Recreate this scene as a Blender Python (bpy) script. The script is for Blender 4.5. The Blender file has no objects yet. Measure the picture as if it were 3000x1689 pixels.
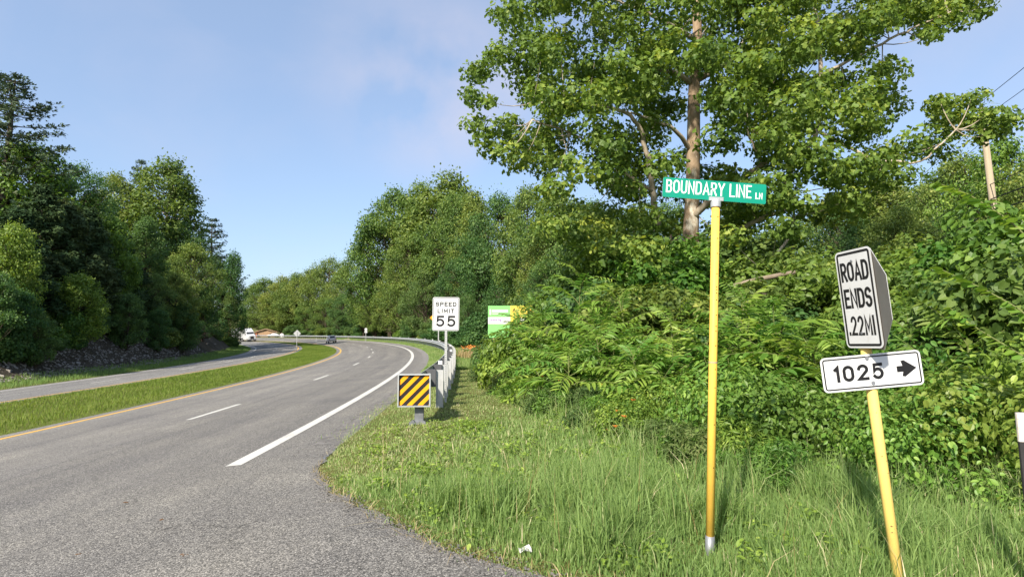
import bpy, bmesh, math, random
import numpy as np
from mathutils import Vector, Matrix, Euler

R = math.radians
scene = bpy.context.scene
COL = scene.collection

# ------------------------------------------------------------------ camera
CAM_H = 1.55
PITCH = R(4.52)
F_PX, CX, CY = 1650.0, 1500.0, 844.5          # focal length and centre in photograph pixels (3000 x 1689)
cam_data = bpy.data.cameras.new('camera')
cam_data.sensor_width = 36.0
cam_data.lens = 36.0 * F_PX / 3000.0
cam_data.clip_start = 0.05
cam_data.clip_end = 3000
cam = bpy.data.objects.new('camera', cam_data)
COL.objects.link(cam)
cam.location = (0, 0, CAM_H)
cam.rotation_euler = (math.pi / 2 + PITCH, 0, 0)
scene.camera = cam

# ------------------------------------------------------------------ sky, sun, exposure
SUN_EL, SUN_AZ = R(38), R(209)                # azimuth clockwise from +Y
world = bpy.data.worlds.new('World')
scene.world = world
world.use_nodes = True
wn, wl = world.node_tree.nodes, world.node_tree.links
wn.clear()
w_out = wn.new('ShaderNodeOutputWorld')
w_bg = wn.new('ShaderNodeBackground')
w_sky = wn.new('ShaderNodeTexSky')
w_sky.sky_type = 'NISHITA'
w_sky.sun_disc = False
w_sky.sun_elevation = SUN_EL
w_sky.sun_rotation = SUN_AZ
w_sky.air_density = 1.0
w_sky.dust_density = 1.4
w_sky.ozone_density = 3.0
w_bg.inputs['Strength'].default_value = 0.15
# thin cirrus: noise on the direction, flattened towards the horizon
w_tc = wn.new('ShaderNodeTexCoord')
w_map = wn.new('ShaderNodeMapping')
w_map.inputs['Scale'].default_value = (2.2, 2.2, 4.2)
w_map.inputs['Location'].default_value = (3.15, 0.4, 1.3)
w_no = wn.new('ShaderNodeTexNoise')
w_no.inputs['Scale'].default_value = 1.5
w_no.inputs['Detail'].default_value = 5
w_no.inputs['Roughness'].default_value = 0.55
w_no.inputs['Distortion'].default_value = 0.4
w_rmp = wn.new('ShaderNodeValToRGB')
w_rmp.color_ramp.elements[0].position = 0.46
w_rmp.color_ramp.elements[0].color = (0, 0, 0, 1)
w_rmp.color_ramp.elements[1].position = 0.85
w_rmp.color_ramp.elements[1].color = (0.26, 0.26, 0.26, 1)
w_mix = wn.new('ShaderNodeMixRGB')
w_mix.inputs['Color2'].default_value = (2.0, 2.05, 2.5, 1)
wl.new(w_tc.outputs['Generated'], w_map.inputs['Vector'])
wl.new(w_map.outputs['Vector'], w_no.inputs['Vector'])
wl.new(w_no.outputs['Fac'], w_rmp.inputs['Fac'])
wl.new(w_rmp.outputs['Color'], w_mix.inputs['Fac'])
w_hz = wn.new('ShaderNodeMixRGB')            # even summer haze over the whole sky
w_hz.inputs['Fac'].default_value = 0.62
w_hz.inputs['Color2'].default_value = (1.0, 1.26, 1.72, 1)
wl.new(w_sky.outputs['Color'], w_hz.inputs['Color1'])
wl.new(w_hz.outputs['Color'], w_mix.inputs['Color1'])
def soft_cloud(prev, direction, size, flat, amount, nscale, color):
    vm = wn.new('ShaderNodeVectorMath')
    vm.operation = 'SUBTRACT'
    vm.inputs[1].default_value = direction
    wl.new(w_tc.outputs['Generated'], vm.inputs[0])
    vs_ = wn.new('ShaderNodeVectorMath')
    vs_.operation = 'MULTIPLY'
    vs_.inputs[1].default_value = (1, 1, flat)
    wl.new(vm.outputs[0], vs_.inputs[0])
    ln = wn.new('ShaderNodeVectorMath')
    ln.operation = 'LENGTH'
    wl.new(vs_.outputs[0], ln.inputs[0])
    mr = wn.new('ShaderNodeMapRange')
    mr.interpolation_type = 'SMOOTHSTEP'
    mr.inputs['From Min'].default_value = size
    mr.inputs['From Max'].default_value = 0.0
    wl.new(ln.outputs['Value'], mr.inputs['Value'])
    nz = wn.new('ShaderNodeTexNoise')
    nz.inputs['Scale'].default_value = nscale
    nz.inputs['Detail'].default_value = 5
    wl.new(w_tc.outputs['Generated'], nz.inputs['Vector'])
    nr = wn.new('ShaderNodeMapRange')
    nr.inputs['From Min'].default_value = .36
    nr.inputs['From Max'].default_value = .62
    wl.new(nz.outputs['Fac'], nr.inputs['Value'])
    mm = wn.new('ShaderNodeMath')
    mm.operation = 'MULTIPLY'
    wl.new(mr.outputs['Result'], mm.inputs[0])
    wl.new(nr.outputs['Result'], mm.inputs[1])
    m2 = wn.new('ShaderNodeMath')
    m2.operation = 'MULTIPLY'
    m2.inputs[1].default_value = amount
    wl.new(mm.outputs[0], m2.inputs[0])
    mx = wn.new('ShaderNodeMixRGB')
    mx.inputs['Color2'].default_value = (*color, 1)
    wl.new(m2.outputs[0], mx.inputs['Fac'])
    wl.new(prev, mx.inputs['Color1'])
    return mx.outputs['Color']


cl_ = soft_cloud(w_mix.outputs['Color'], (-.135, .905, .405), .25, 1.3, .75, 5.0, (2.35, 2.18, 2.45))
cl_ = soft_cloud(cl_, (.62, .66, .42), .42, 1.6, .50, 3.0, (2.05, 2.05, 2.4))
cl_ = soft_cloud(cl_, (-.66, .60, .52), .30, 2.2, .22, 4.0, (2.0, 2.0, 2.45))
wl.new(cl_, w_bg.inputs['Color'])
wl.new(w_bg.outputs['Background'], w_out.inputs['Surface'])

sun_data = bpy.data.lights.new('sun', 'SUN')
sun_data.energy = 3.75
sun_data.angle = R(2.0)
sun_data.color = (1.0, 0.91, 0.77)
sun = bpy.data.objects.new('sun', sun_data)
COL.objects.link(sun)
sun_dir = Vector((math.sin(SUN_AZ) * math.cos(SUN_EL), math.cos(SUN_AZ) * math.cos(SUN_EL), math.sin(SUN_EL)))
sun.rotation_euler = (-sun_dir).to_track_quat('-Z', 'Y').to_euler()
sun.location = (-30, -30, 60)

vs = scene.view_settings
vs.view_transform = 'Standard'
vs.look = 'None'
vs.gamma = 1
vs.exposure = 1.24
scene.cycles.use_denoising = True
scene.cycles.max_bounces = 6
scene.cycles.diffuse_bounces = 3
scene.cycles.transmission_bounces = 3
scene.cycles.glossy_bounces = 2

# ------------------------------------------------------------------ geometry of the place
P0 = np.array([-3.9, 8.0])                    # start of the curve on the right edge line
TH0, RAD, S_END = 0.045, 300.0, 350.0
D0 = np.array([-math.sin(TH0), math.cos(TH0)])
N0 = np.array([-math.cos(TH0), -math.sin(TH0)])
CEN = P0 + RAD * N0
T_PROF = [-600, -250, -90, -40, -20, -9, -3.6, -2.3, -1.3, 0, 3.8, 7.8, 8.4, 10.6, 12.6, 13.4, 22.0, 24.6, 26.0, 29, 33, 41, 56, 90, 200, 600]
Z_PROF = [40, 16, 4.5, 1.2, .35, .03, .01, -.02, -.19, -.31, -.61, -.93, -.98, -1.02, -.90, -.95, -1.56, -1.62, -1.2, 1.6, 4.6, 8.0, 12, 18, 26, 30]


def st2xy(s, t):
    s, t = np.broadcast_arrays(np.asarray(s, float), np.asarray(t, float))
    out = np.empty(s.shape + (2,))
    lo, hi = s < 0, s > S_END
    mid = ~(lo | hi)
    phi = np.clip(s, 0, S_END) / RAD
    c, sn = np.cos(TH0 + phi), np.sin(TH0 + phi)
    n = np.stack([-c, -sn], -1)
    d = np.stack([-sn, c], -1)
    base = CEN - RAD * n
    extra = np.where(lo, s, np.where(hi, s - S_END, 0.0))
    return base + d * extra[..., None] + n * t[..., None]


def xy2st(x, y):
    x, y = np.broadcast_arrays(np.asarray(x, float), np.asarray(y, float))
    px, py = x - P0[0], y - P0[1]
    f = px * D0[0] + py * D0[1]
    l = px * N0[0] + py * N0[1]
    ang = np.arctan2(f, RAD - l)
    s = RAD * ang
    t = RAD - np.hypot(f, RAD - l)
    pe = S_END / RAD
    de = np.array([-math.sin(TH0 + pe), math.cos(TH0 + pe)])
    ne = np.array([-math.cos(TH0 + pe), -math.sin(TH0 + pe)])
    e = CEN - RAD * ne
    fx, ly = (x - e[0]) * de[0] + (y - e[1]) * de[1], (x - e[0]) * ne[0] + (y - e[1]) * ne[1]
    s = np.where(f < 0, f, np.where(s > S_END, S_END + fx, s))
    t = np.where(f < 0, l, np.where(ang > pe, ly, t))
    return s, t


def bump(x, y):
    return (np.sin(x * .61 + 1.3 * np.sin(y * .37)) * np.cos(y * .53 + x * .21) * .6
            + np.sin(x * 1.7 + y * 1.1) * np.sin(y * 1.9 - x * .8) * .25)


def Hst(s, t, x, y):
    z = np.interp(t, T_PROF, Z_PROF)
    amp = np.interp(t, [-60, -12, -5, -2.5, 24, 26, 29, 60], [.5, .12, .04, 0, 0, .15, .55, 1.0])
    return z + amp * bump(x, y)


def H(x, y):
    s, t = xy2st(x, y)
    return Hst(s, t, np.asarray(x, float), np.asarray(y, float))


def Hf(x, y):
    return float(H(np.array(x), np.array(y)))


def ray(px, py):
    xn, yn = (px - CX) / F_PX, (CY - py) / F_PX
    return np.array([xn, math.cos(PITCH) - yn * math.sin(PITCH), math.sin(PITCH) + yn * math.cos(PITCH)])


def at(px, py, Y):
    d = ray(px, py)
    return np.array([0, 0, CAM_H]) + d * (Y / d[1])


def on_ground(px, py):
    d = ray(px, py)
    Y = 2.0
    while Y < 400:
        p = np.array([0, 0, CAM_H]) + d * (Y / d[1])
        if p[2] <= Hf(p[0], p[1]):
            return p
        Y += 0.02 if Y < 30 else 0.2
    return p


# grass edge of the side road, as points on the ground
EDGE = np.array([(-2.80, 9.2)] + [tuple(on_ground(px_, py_)[:2]) for px_, py_ in ((924, 1378), (979, 1446), (1092, 1502), (1187, 1546), (1290, 1606), (1440, 1647), (1570, 1689))] + [(1.5, 3.1), (4, 2.8), (40, 2.2)])
BRUSH = np.array([(-3.0, 40), (-1.7, 25), (-.15, 14.6), (1.25, 9.2), (1.9, 6.6), (2.9, 5.3), (4.4, 4.7), (8, 4.2), (30, 3.6)])


def edge_y(x):
    return np.interp(x, EDGE[:, 0], EDGE[:, 1])


def brush_y(x):
    return np.interp(x, BRUSH[:, 0], BRUSH[:, 1])


# ------------------------------------------------------------------ materials
MATS = {}


def new_mat(name):
    m = bpy.data.materials.new(name)
    m.use_nodes = True
    m.node_tree.nodes.clear()
    MATS[name] = m
    return m, m.node_tree.nodes, m.node_tree.links


def principled(n, l, rough=.6, spec=.3, metal=0.0):
    o = n.new('ShaderNodeOutputMaterial')
    b = n.new('ShaderNodeBsdfPrincipled')
    b.inputs['Roughness'].default_value = rough
    b.inputs['Metallic'].default_value = metal
    b.inputs['Specular IOR Level'].default_value = spec
    l.new(b.outputs['BSDF'], o.inputs['Surface'])
    return b, o


def ramp(n, stops):
    r = n.new('ShaderNodeValToRGB')
    e = r.color_ramp.elements
    while len(e) < len(stops):
        e.new(0.5)
    for k, (p, c) in enumerate(stops):
        e[k].position = p
        e[k].color = (c[0], c[1], c[2], 1)
    return r


def noise(n, l, scale, detail=4, rough=.6, coord='Object', vec=None, dist=0.0):
    t = n.new('ShaderNodeTexNoise')
    t.inputs['Scale'].default_value = scale
    t.inputs['Detail'].default_value = detail
    t.inputs['Roughness'].default_value = rough
    t.inputs['Distortion'].default_value = dist
    if vec is None:
        c = n.new('ShaderNodeTexCoord')
        vec = c.outputs[coord]
    l.new(vec, t.inputs['Vector'])
    return t


def mixc(n, l, fac, a, b, mode='MIX'):
    m = n.new('ShaderNodeMixRGB')
    m.blend_type = mode
    for sock, v in ((m.inputs['Fac'], fac), (m.inputs['Color1'], a), (m.inputs['Color2'], b)):
        if hasattr(v, 'is_linked'):
            l.new(v, sock)
        elif isinstance(v, (int, float)):
            sock.default_value = v
        else:
            sock.default_value = (v[0], v[1], v[2], 1)
    return m.outputs['Color']


def mth(n, l, op, a, b=0.0):
    m = n.new('ShaderNodeMath')
    m.operation = op
    for sock, v in ((m.inputs[0], a), (m.inputs[1], b)):
        if hasattr(v, 'is_linked'):
            l.new(v, sock)
        else:
            sock.default_value = v
    return m.outputs[0]


def plain(name, color, rough=.6, spec=.3, metal=0.0, var=.12, scale=6.0, bumpy=0.0, dirt=None):
    m, n, l = new_mat(name)
    b, o = principled(n, l, rough, spec, metal)
    t = noise(n, l, scale, 5)
    lo = [max(0, c * (1 - var)) for c in color]
    hi = [min(1, c * (1 + var)) for c in color]
    r = ramp(n, [(.3, lo), (.7, hi)])
    l.new(t.outputs['Fac'], r.inputs['Fac'])
    c = r.outputs['Color']
    if dirt:
        t2 = noise(n, l, scale * 3.7, 6, .7)
        r2 = ramp(n, [(.55, (0, 0, 0)), (.75, (.7, .7, .7))])
        l.new(t2.outputs['Fac'], r2.inputs['Fac'])
        c = mixc(n, l, r2.outputs['Color'], c, dirt)
    l.new(c, b.inputs['Base Color'])
    if bumpy:
        bp = n.new('ShaderNodeBump')
        bp.inputs['Strength'].default_value = bumpy
        bp.inputs['Distance'].default_value = .02
        l.new(t.outputs['Fac'], bp.inputs['Height'])
        l.new(bp.outputs['Normal'], b.inputs['Normal'])
    return m


def leaf_mat(name, dark, mid, light, trans=.35, rough=.5, spec=.3, objvar=.35, tw=(1.25, 1.2, .6)):
    m, n, l = new_mat(name)
    o = n.new('ShaderNodeOutputMaterial')
    b = n.new('ShaderNodeBsdfPrincipled')
    b.inputs['Roughness'].default_value = rough
    b.inputs['Specular IOR Level'].default_value = spec
    a = n.new('ShaderNodeAttribute')
    a.attribute_name = 'var'
    r = ramp(n, [(0, dark), (.55, mid), (1, light)])
    l.new(a.outputs['Fac'], r.inputs['Fac'])
    oi = n.new('ShaderNodeObjectInfo')
    k = mth(n, l, 'MULTIPLY_ADD', oi.outputs['Random'], objvar)
    k.node.inputs[2].default_value = 1 - objvar / 2
    hs = n.new('ShaderNodeHueSaturation')
    hk = mth(n, l, 'MULTIPLY_ADD', oi.outputs['Random'], -.05 * min(1, objvar / .35))
    hk.node.inputs[2].default_value = .5 + .022 * min(1, objvar / .35)
    l.new(hk, hs.inputs['Hue'])
    l.new(k, hs.inputs['Value'])
    l.new(r.outputs['Color'], hs.inputs['Color'])
    c = hs.outputs['Color']
    l.new(c, b.inputs['Base Color'])
    tr = n.new('ShaderNodeBsdfTranslucent')
    tc = mixc(n, l, 1.0, c, tw, 'MULTIPLY')
    l.new(tc, tr.inputs['Color'])
    mx = n.new('ShaderNodeMixShader')
    mx.inputs['Fac'].default_value = trans
    l.new(b.outputs['BSDF'], mx.inputs[1])
    l.new(tr.outputs['BSDF'], mx.inputs[2])
    l.new(mx.outputs['Shader'], o.inputs['Surface'])
    return m


def asphalt_mat(name, tone=1.0, blue=0.0):
    m, n, l = new_mat(name)
    b, o = principled(n, l, .85, .25)
    co = n.new('ShaderNodeTexCoord')
    uv = n.new('ShaderNodeUVMap')
    uv.uv_map = 'st'
    vo = n.new('ShaderNodeTexVoronoi')
    vo.inputs['Scale'].default_value = 100
    vo.inputs['Randomness'].default_value = 1
    l.new(co.outputs['Object'], vo.inputs['Vector'])
    sep = n.new('ShaderNodeSeparateColor')
    l.new(vo.outputs['Color'], sep.inputs['Color'])
    st = ramp(n, [(0, (.098, .095, .091)), (.35, (.188, .183, .175)), (.7, (.285, .276, .262)), (1, (.48, .465, .435))])
    l.new(sep.outputs['Red'], st.inputs['Fac'])
    gap = ramp(n, [(.25, (1, 1, 1)), (.75, (.45, .45, .45))])
    l.new(vo.outputs['Distance'], gap.inputs['Fac'])
    gs = mth(n, l, 'MULTIPLY', vo.outputs['Distance'], 1.0)
    c = mixc(n, l, 1.0, st.outputs['Color'], gap.outputs['Color'], 'MULTIPLY')
    # second, coarser mottling
    n2 = noise(n, l, 22, 5, .75, vec=co.outputs['Object'])
    r2 = ramp(n, [(.3, (.80, .80, .80)), (.7, (1.22, 1.2, 1.16))])
    l.new(n2.outputs['Fac'], r2.inputs['Fac'])
    c = mixc(n, l, 1.0, c, r2.outputs['Color'], 'MULTIPLY')
    n3 = noise(n, l, .5, 4, .6, vec=co.outputs['Object'])
    r3 = ramp(n, [(.3, (.84, .84, .86)), (.7, (1.13, 1.12, 1.08))])
    l.new(n3.outputs['Fac'], r3.inputs['Fac'])
    c = mixc(n, l, 1.0, c, r3.outputs['Color'], 'MULTIPLY')
    # wear along the lanes (UV x is the distance across the road)
    mp = n.new('ShaderNodeMapping')
    mp.inputs['Scale'].default_value = (1.1, .035, 1)
    l.new(uv.outputs['UV'], mp.inputs['Vector'])
    n4 = noise(n, l, 1.0, 3, .6, vec=mp.outputs['Vector'])
    r4 = ramp(n, [(.3, (.74, .74, .76)), (.7, (1.16, 1.15, 1.12))])
    l.new(n4.outputs['Fac'], r4.inputs['Fac'])
    c = mixc(n, l, 1.0, c, r4.outputs['Color'], 'MULTIPLY')
    # tar seam and oil stains
    sx = n.new('ShaderNodeSeparateXYZ')
    l.new(uv.outputs['UV'], sx.inputs['Vector'])
    n5 = noise(n, l, 2.2, 6, .7, vec=co.outputs['Object'])
    r5 = ramp(n, [(.66, (1, 1, 1)), (.82, (.72, .71, .70))])
    l.new(n5.outputs['Fac'], r5.inputs['Fac'])
    c = mixc(n, l, 1.0, c, r5.outputs['Color'], 'MULTIPLY')
    d = mth(n, l, 'ABSOLUTE', mth(n, l, 'SUBTRACT', sx.outputs['X'], 3.45))
    seam = ramp(n, [(.0, (.72, .72, .73)), (.035, (1, 1, 1))])
    l.new(d, seam.inputs['Fac'])
    c = mixc(n, l, 1.0, c, seam.outputs['Color'], 'MULTIPLY')
    lane = n.new('ShaderNodeMapRange')
    lane.inputs['From Min'].default_value = 3.35
    lane.inputs['From Max'].default_value = 3.55
    lane.inputs['To Min'].default_value = .95
    lane.inputs['To Max'].default_value = 1.06
    l.new(sx.outputs['X'], lane.inputs['Value'])
    c = mixc(n, l, 1.0, c, lane.outputs['Result'], 'MULTIPLY')
    # fine meandering cracks
    vc = n.new('ShaderNodeTexVoronoi')
    vc.feature = 'DISTANCE_TO_EDGE'
    vc.inputs['Scale'].default_value = .42
    wob = noise(n, l, 1.6, 5, .7, vec=co.outputs['Object'])
    vv = n.new('ShaderNodeMixRGB')
    vv.blend_type = 'ADD'
    vv.inputs['Fac'].default_value = .9
    l.new(co.outputs['Object'], vv.inputs['Color1'])
    l.new(wob.outputs['Color'], vv.inputs['Color2'])
    l.new(vv.outputs['Color'], vc.inputs['Vector'])
    cr_ = ramp(n, [(.0, (.50, .50, .50)), (.009, (1, 1, 1))])
    l.new(vc.outputs['Distance'], cr_.inputs['Fac'])
    msk = ramp(n, [(.50, (0, 0, 0)), (.60, (1, 1, 1))])
    l.new(n3.outputs['Fac'], msk.inputs['Fac'])
    c = mixc(n, l, msk.outputs['Color'], c, mixc(n, l, 1.0, c, cr_.outputs['Color'], 'MULTIPLY'))
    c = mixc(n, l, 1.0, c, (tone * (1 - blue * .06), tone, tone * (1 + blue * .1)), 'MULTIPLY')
    l.new(c, b.inputs['Base Color'])
    bp = n.new('ShaderNodeBump')
    bp.inputs['Strength'].default_value = .5
    bp.inputs['Distance'].default_value = .006
    inv = mth(n, l, 'SUBTRACT', 1.0, gs)
    l.new(inv, bp.inputs['Height'])
    l.new(bp.outputs['Normal'], b.inputs['Normal'])
    return m


def ground_mat(name, stops, scale=.9, fine=14):
    m, n, l = new_mat(name)
    b, o = principled(n, l, .95, .1)
    co = n.new('ShaderNodeTexCoord')
    n1 = noise(n, l, scale, 6, .65, vec=co.outputs['Object'])
    n2 = noise(n, l, fine, 5, .7, vec=co.outputs['Object'])
    f = mth(n, l, 'ADD', mth(n, l, 'MULTIPLY', n1.outputs['Fac'], .55), mth(n, l, 'MULTIPLY', n2.outputs['Fac'], .45))
    r = ramp(n, stops)
    l.new(f, r.inputs['Fac'])
    l.new(r.outputs['Color'], b.inputs['Base Color'])
    bp = n.new('ShaderNodeBump')
    bp.inputs['Strength'].default_value = .8
    bp.inputs['Distance'].default_value = .06
    l.new(n2.outputs['Fac'], bp.inputs['Height'])
    l.new(bp.outputs['Normal'], b.inputs['Normal'])
    return m


def paint_mat(name, color, wear=.62):
    m, n, l = new_mat(name)
    b, o = principled(n, l, .7, .3)
    co = n.new('ShaderNodeTexCoord')
    n1 = noise(n, l, 45, 4, .7, vec=co.outputs['Object'])
    n2 = noise(n, l, 1.5, 4, .7, vec=co.outputs['Object'])
    f = mth(n, l, 'ADD', mth(n, l, 'MULTIPLY', n1.outputs['Fac'], .6), mth(n, l, 'MULTIPLY', n2.outputs['Fac'], .4))
    r = ramp(n, [(.3, [c * .9 for c in color]), (wear - .06, color), (wear + .05, (.22, .21, .2))])
    l.new(f, r.inputs['Fac'])
    l.new(r.outputs['Color'], b.inputs['Base Color'])
    return m


def bark_mat(name, stops, scale=3.0, stretch=.25):
    m, n, l = new_mat(name)
    b, o = principled(n, l, .9, .15)
    co = n.new('ShaderNodeTexCoord')
    mp = n.new('ShaderNodeMapping')
    mp.inputs['Scale'].default_value = (1, 1, stretch)
    l.new(co.outputs['Object'], mp.inputs['Vector'])
    n1 = noise(n, l, scale, 6, .7, vec=mp.outputs['Vector'])
    r = ramp(n, stops)
    l.new(n1.outputs['Fac'], r.inputs['Fac'])
    l.new(r.outputs['Color'], b.inputs['Base Color'])
    bp = n.new('ShaderNodeBump')
    bp.inputs['Strength'].default_value = .5
    bp.inputs['Distance'].default_value = .03
    l.new(n1.outputs['Fac'], bp.inputs['Height'])
    l.new(bp.outputs['Normal'], b.inputs['Normal'])
    return m


asphalt_mat('asphalt', 1.0)
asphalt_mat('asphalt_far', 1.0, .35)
asphalt_mat('asphalt_side', .98)
paint_mat('paint_white', (.54, .53, .49), .585)
paint_mat('paint_yellow', (.62, .36, .06))
ground_mat('verge_soil', [(.3, (.055, .065, .018)), (.5, (.10, .11, .03)), (.7, (.20, .17, .07))])
ground_mat('median_soil', [(.3, (.07, .09, .02)), (.6, (.13, .15, .035)), (.8, (.2, .18, .07))])
ground_mat('hill_soil', [(.3, (.022, .02, .014)), (.5, (.06, .05, .036)), (.65, (.11, .09, .07)), (.8, (.17, .15, .12))], .5, 6)
ground_mat('gravel', [(.3, (.12, .115, .11)), (.5, (.22, .21, .2)), (.7, (.38, .36, .34))], 6, 70)
leaf_mat('leaf_sycamore', (0.070, 0.133, 0.025), (0.168, 0.258, 0.043), (0.413, 0.468, 0.090), 0.42, objvar=0.0)
leaf_mat('leaf_broad', (0.059, 0.116, 0.027), (0.136, 0.216, 0.043), (0.310, 0.377, 0.090), 0.42)
leaf_mat('leaf_tulip', (0.071, 0.124, 0.026), (0.163, 0.229, 0.046), (0.315, 0.371, 0.095), 0.40)
leaf_mat('leaf_deep', (0.041, 0.094, 0.029), (0.089, 0.179, 0.047), (0.197, 0.310, 0.079), 0.42)
leaf_mat('leaf_cedar', (0.029, 0.055, 0.023), (0.055, 0.092, 0.034), (0.106, 0.148, 0.055), .12, .7, .1)
leaf_mat('leaf_pine', (0.035, 0.066, 0.037), (0.062, 0.103, 0.053), (0.125, 0.164, 0.078), .12, .6, .2)
leaf_mat('leaf_vine', (0.055, 0.129, 0.020), (0.135, 0.248, 0.036), (0.297, 0.421, 0.079), 0.42, .45, .35)
leaf_mat('leaf_sumac', (0.076, 0.168, 0.026), (0.173, 0.308, 0.047), (0.346, 0.486, 0.101), 0.42, .45, .35)
leaf_mat('leaf_yellow', (0.076, 0.150, 0.023), (0.143, 0.239, 0.041), (0.235, 0.319, 0.069), 0.42, .42, .35)
leaf_mat('leaf_weed', (0.057, 0.103, 0.029), (0.109, 0.172, 0.048), (0.204, 0.235, 0.095), 0.36, .6, .2)
leaf_mat('grass', (0.125, 0.223, 0.061), (0.271, 0.383, 0.125), (0.700, 0.608, 0.412), 0.42, .55, .25, 0.0)
leaf_mat('grass_median', (0.082, 0.145, 0.020), (0.177, 0.251, 0.042), (0.344, 0.363, 0.118), 0.42, .55, .25, 0.0)
leaf_mat('straw', (.24, .18, .075), (.36, .28, .13), (.52, .44, .26), .25, .7, .15, 0.0)
leaf_mat('petal', (0.589, 0.170, 0.035), (0.712, 0.250, 0.050), (0.807, 0.360, 0.100), 0.30, .5, .2, .1)
bark_mat('bark_sycamore', [(.36, (.22, .155, .10)), (.54, (.34, .255, .175)), (.60, (.55, .50, .41)), (.68, (.66, .63, .55))], 2.6, .35)
bark_mat('bark_pale', [(.35, (.22, .18, .13)), (.55, (.42, .36, .28)), (.7, (.58, .52, .44))], 3.0, .3)
bark_mat('bark_dark', [(.35, (.035, .027, .02)), (.6, (.09, .07, .052)), (.75, (.14, .115, .09))], 5)
bark_mat('bark_bough', [(.3, (.13, .10, .07)), (.6, (.22, .18, .13)), (.75, (.32, .28, .21))], 5, .3)
bark_mat('bark_pole', [(.3, (.27, .22, .15)), (.6, (.39, .33, .24)), (.75, (.46, .41, .32))], 5, .06)
plain('stem_green', (.13, .15, .05), .7, .2)
plain('stem_dry', (.38, .30, .19), .8, .1)
plain('galv', (.40, .42, .43), .5, .45, .35, .16, 9, 0, (.30, .30, .30))
plain('galv_post', (.40, .41, .41), .55, .4, .2, .10, 14)
plain('blockout', (.085, .088, .095), .8, .2)
plain('chev_black', (.016, .015, .016), .6, .25)
plain('chev_yellow', (.78, .33, .004), .5, .3, 0, .05)
plain('steel_dark', (.17, .18, .195), .55, .4, .3, .25, 9)
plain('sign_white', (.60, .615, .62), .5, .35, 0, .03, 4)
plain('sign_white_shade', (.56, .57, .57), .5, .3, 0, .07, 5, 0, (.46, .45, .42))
plain('sign_black', (.012, .012, .013), .5, .3)
plain('sign_green', (.000, .235, .155), .45, .35, 0, .06, 9)
plain('sign_letter', (.80, .80, .78), .5, .3, 0, .03)
plain('sign_back', (.23, .215, .195), .6, .3, .2, .10, 5)
plain('alu_edge', (.55, .55, .53), .45, .4, .5)
plain('stop_red', (.45, .015, .02), .5, .3)
plain('sign_amber', (.80, .36, .02), .5, .3, 0, .05)
plain('pole_yellow', (.80, .50, .085), .55, .3, 0, .08, 7, 0, (.60, .40, .12))
plain('pole_yellow_faded', (.78, .57, .16), .6, .3, 0, .08, 8, 0, (.62, .45, .16))
plain('pole_steel', (.26, .27, .29), .5, .4, .5)
plain('hole_black', (.01, .01, .01), .9, .05)
plain('rust_paint', (.58, .53, .47), .7, .2, 0, .12, 12, .2, (.34, .13, .05))
plain('stake_black', (.030, .029, .030), .75, .2, 0, .3, 10)
plain('shale', (.25, .225, .20), .9, .15, 0, .45, 3, .4)
plain('litter_white', (.46, .45, .43), .6, .2)
plain('car_body', (.58, .53, .52), .35, .5, .15, .05)
plain('car_glass', (.03, .03, .035), .12, .6)
plain('rubber', (.02, .02, .02), .85, .1)
plain('tail_red', (.40, .04, .03), .3, .5)
plain('chrome', (.6, .6, .6), .25, .5, .8)
plain('truck_white', (.50, .51, .52), .35, .5, 0, .03)
plain('house_brick', (.40, .26, .16), .85, .15, 0, .15, 3)
plain('house_roof', (.20, .10, .06), .85, .1, 0, .2, 2)
plain('house_trim', (.42, .30, .20), .7, .2)
plain('house_red', (.42, .13, .07), .8, .2)
plain('bill_green', (.20, .50, .16), .5, .3, 0, .04)
plain('bill_yellow', (.70, .53, .08), .5, .3, 0, .04)
plain('bill_white', (.60, .59, .60), .5, .3, 0, .03)
plain('bill_purple', (.22, .10, .38), .5, .3)
plain('wire_black', (.012, .012, .012), .7, .2)
plain('mud_brown', (.10, .06, .035), .9, .1)


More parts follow.
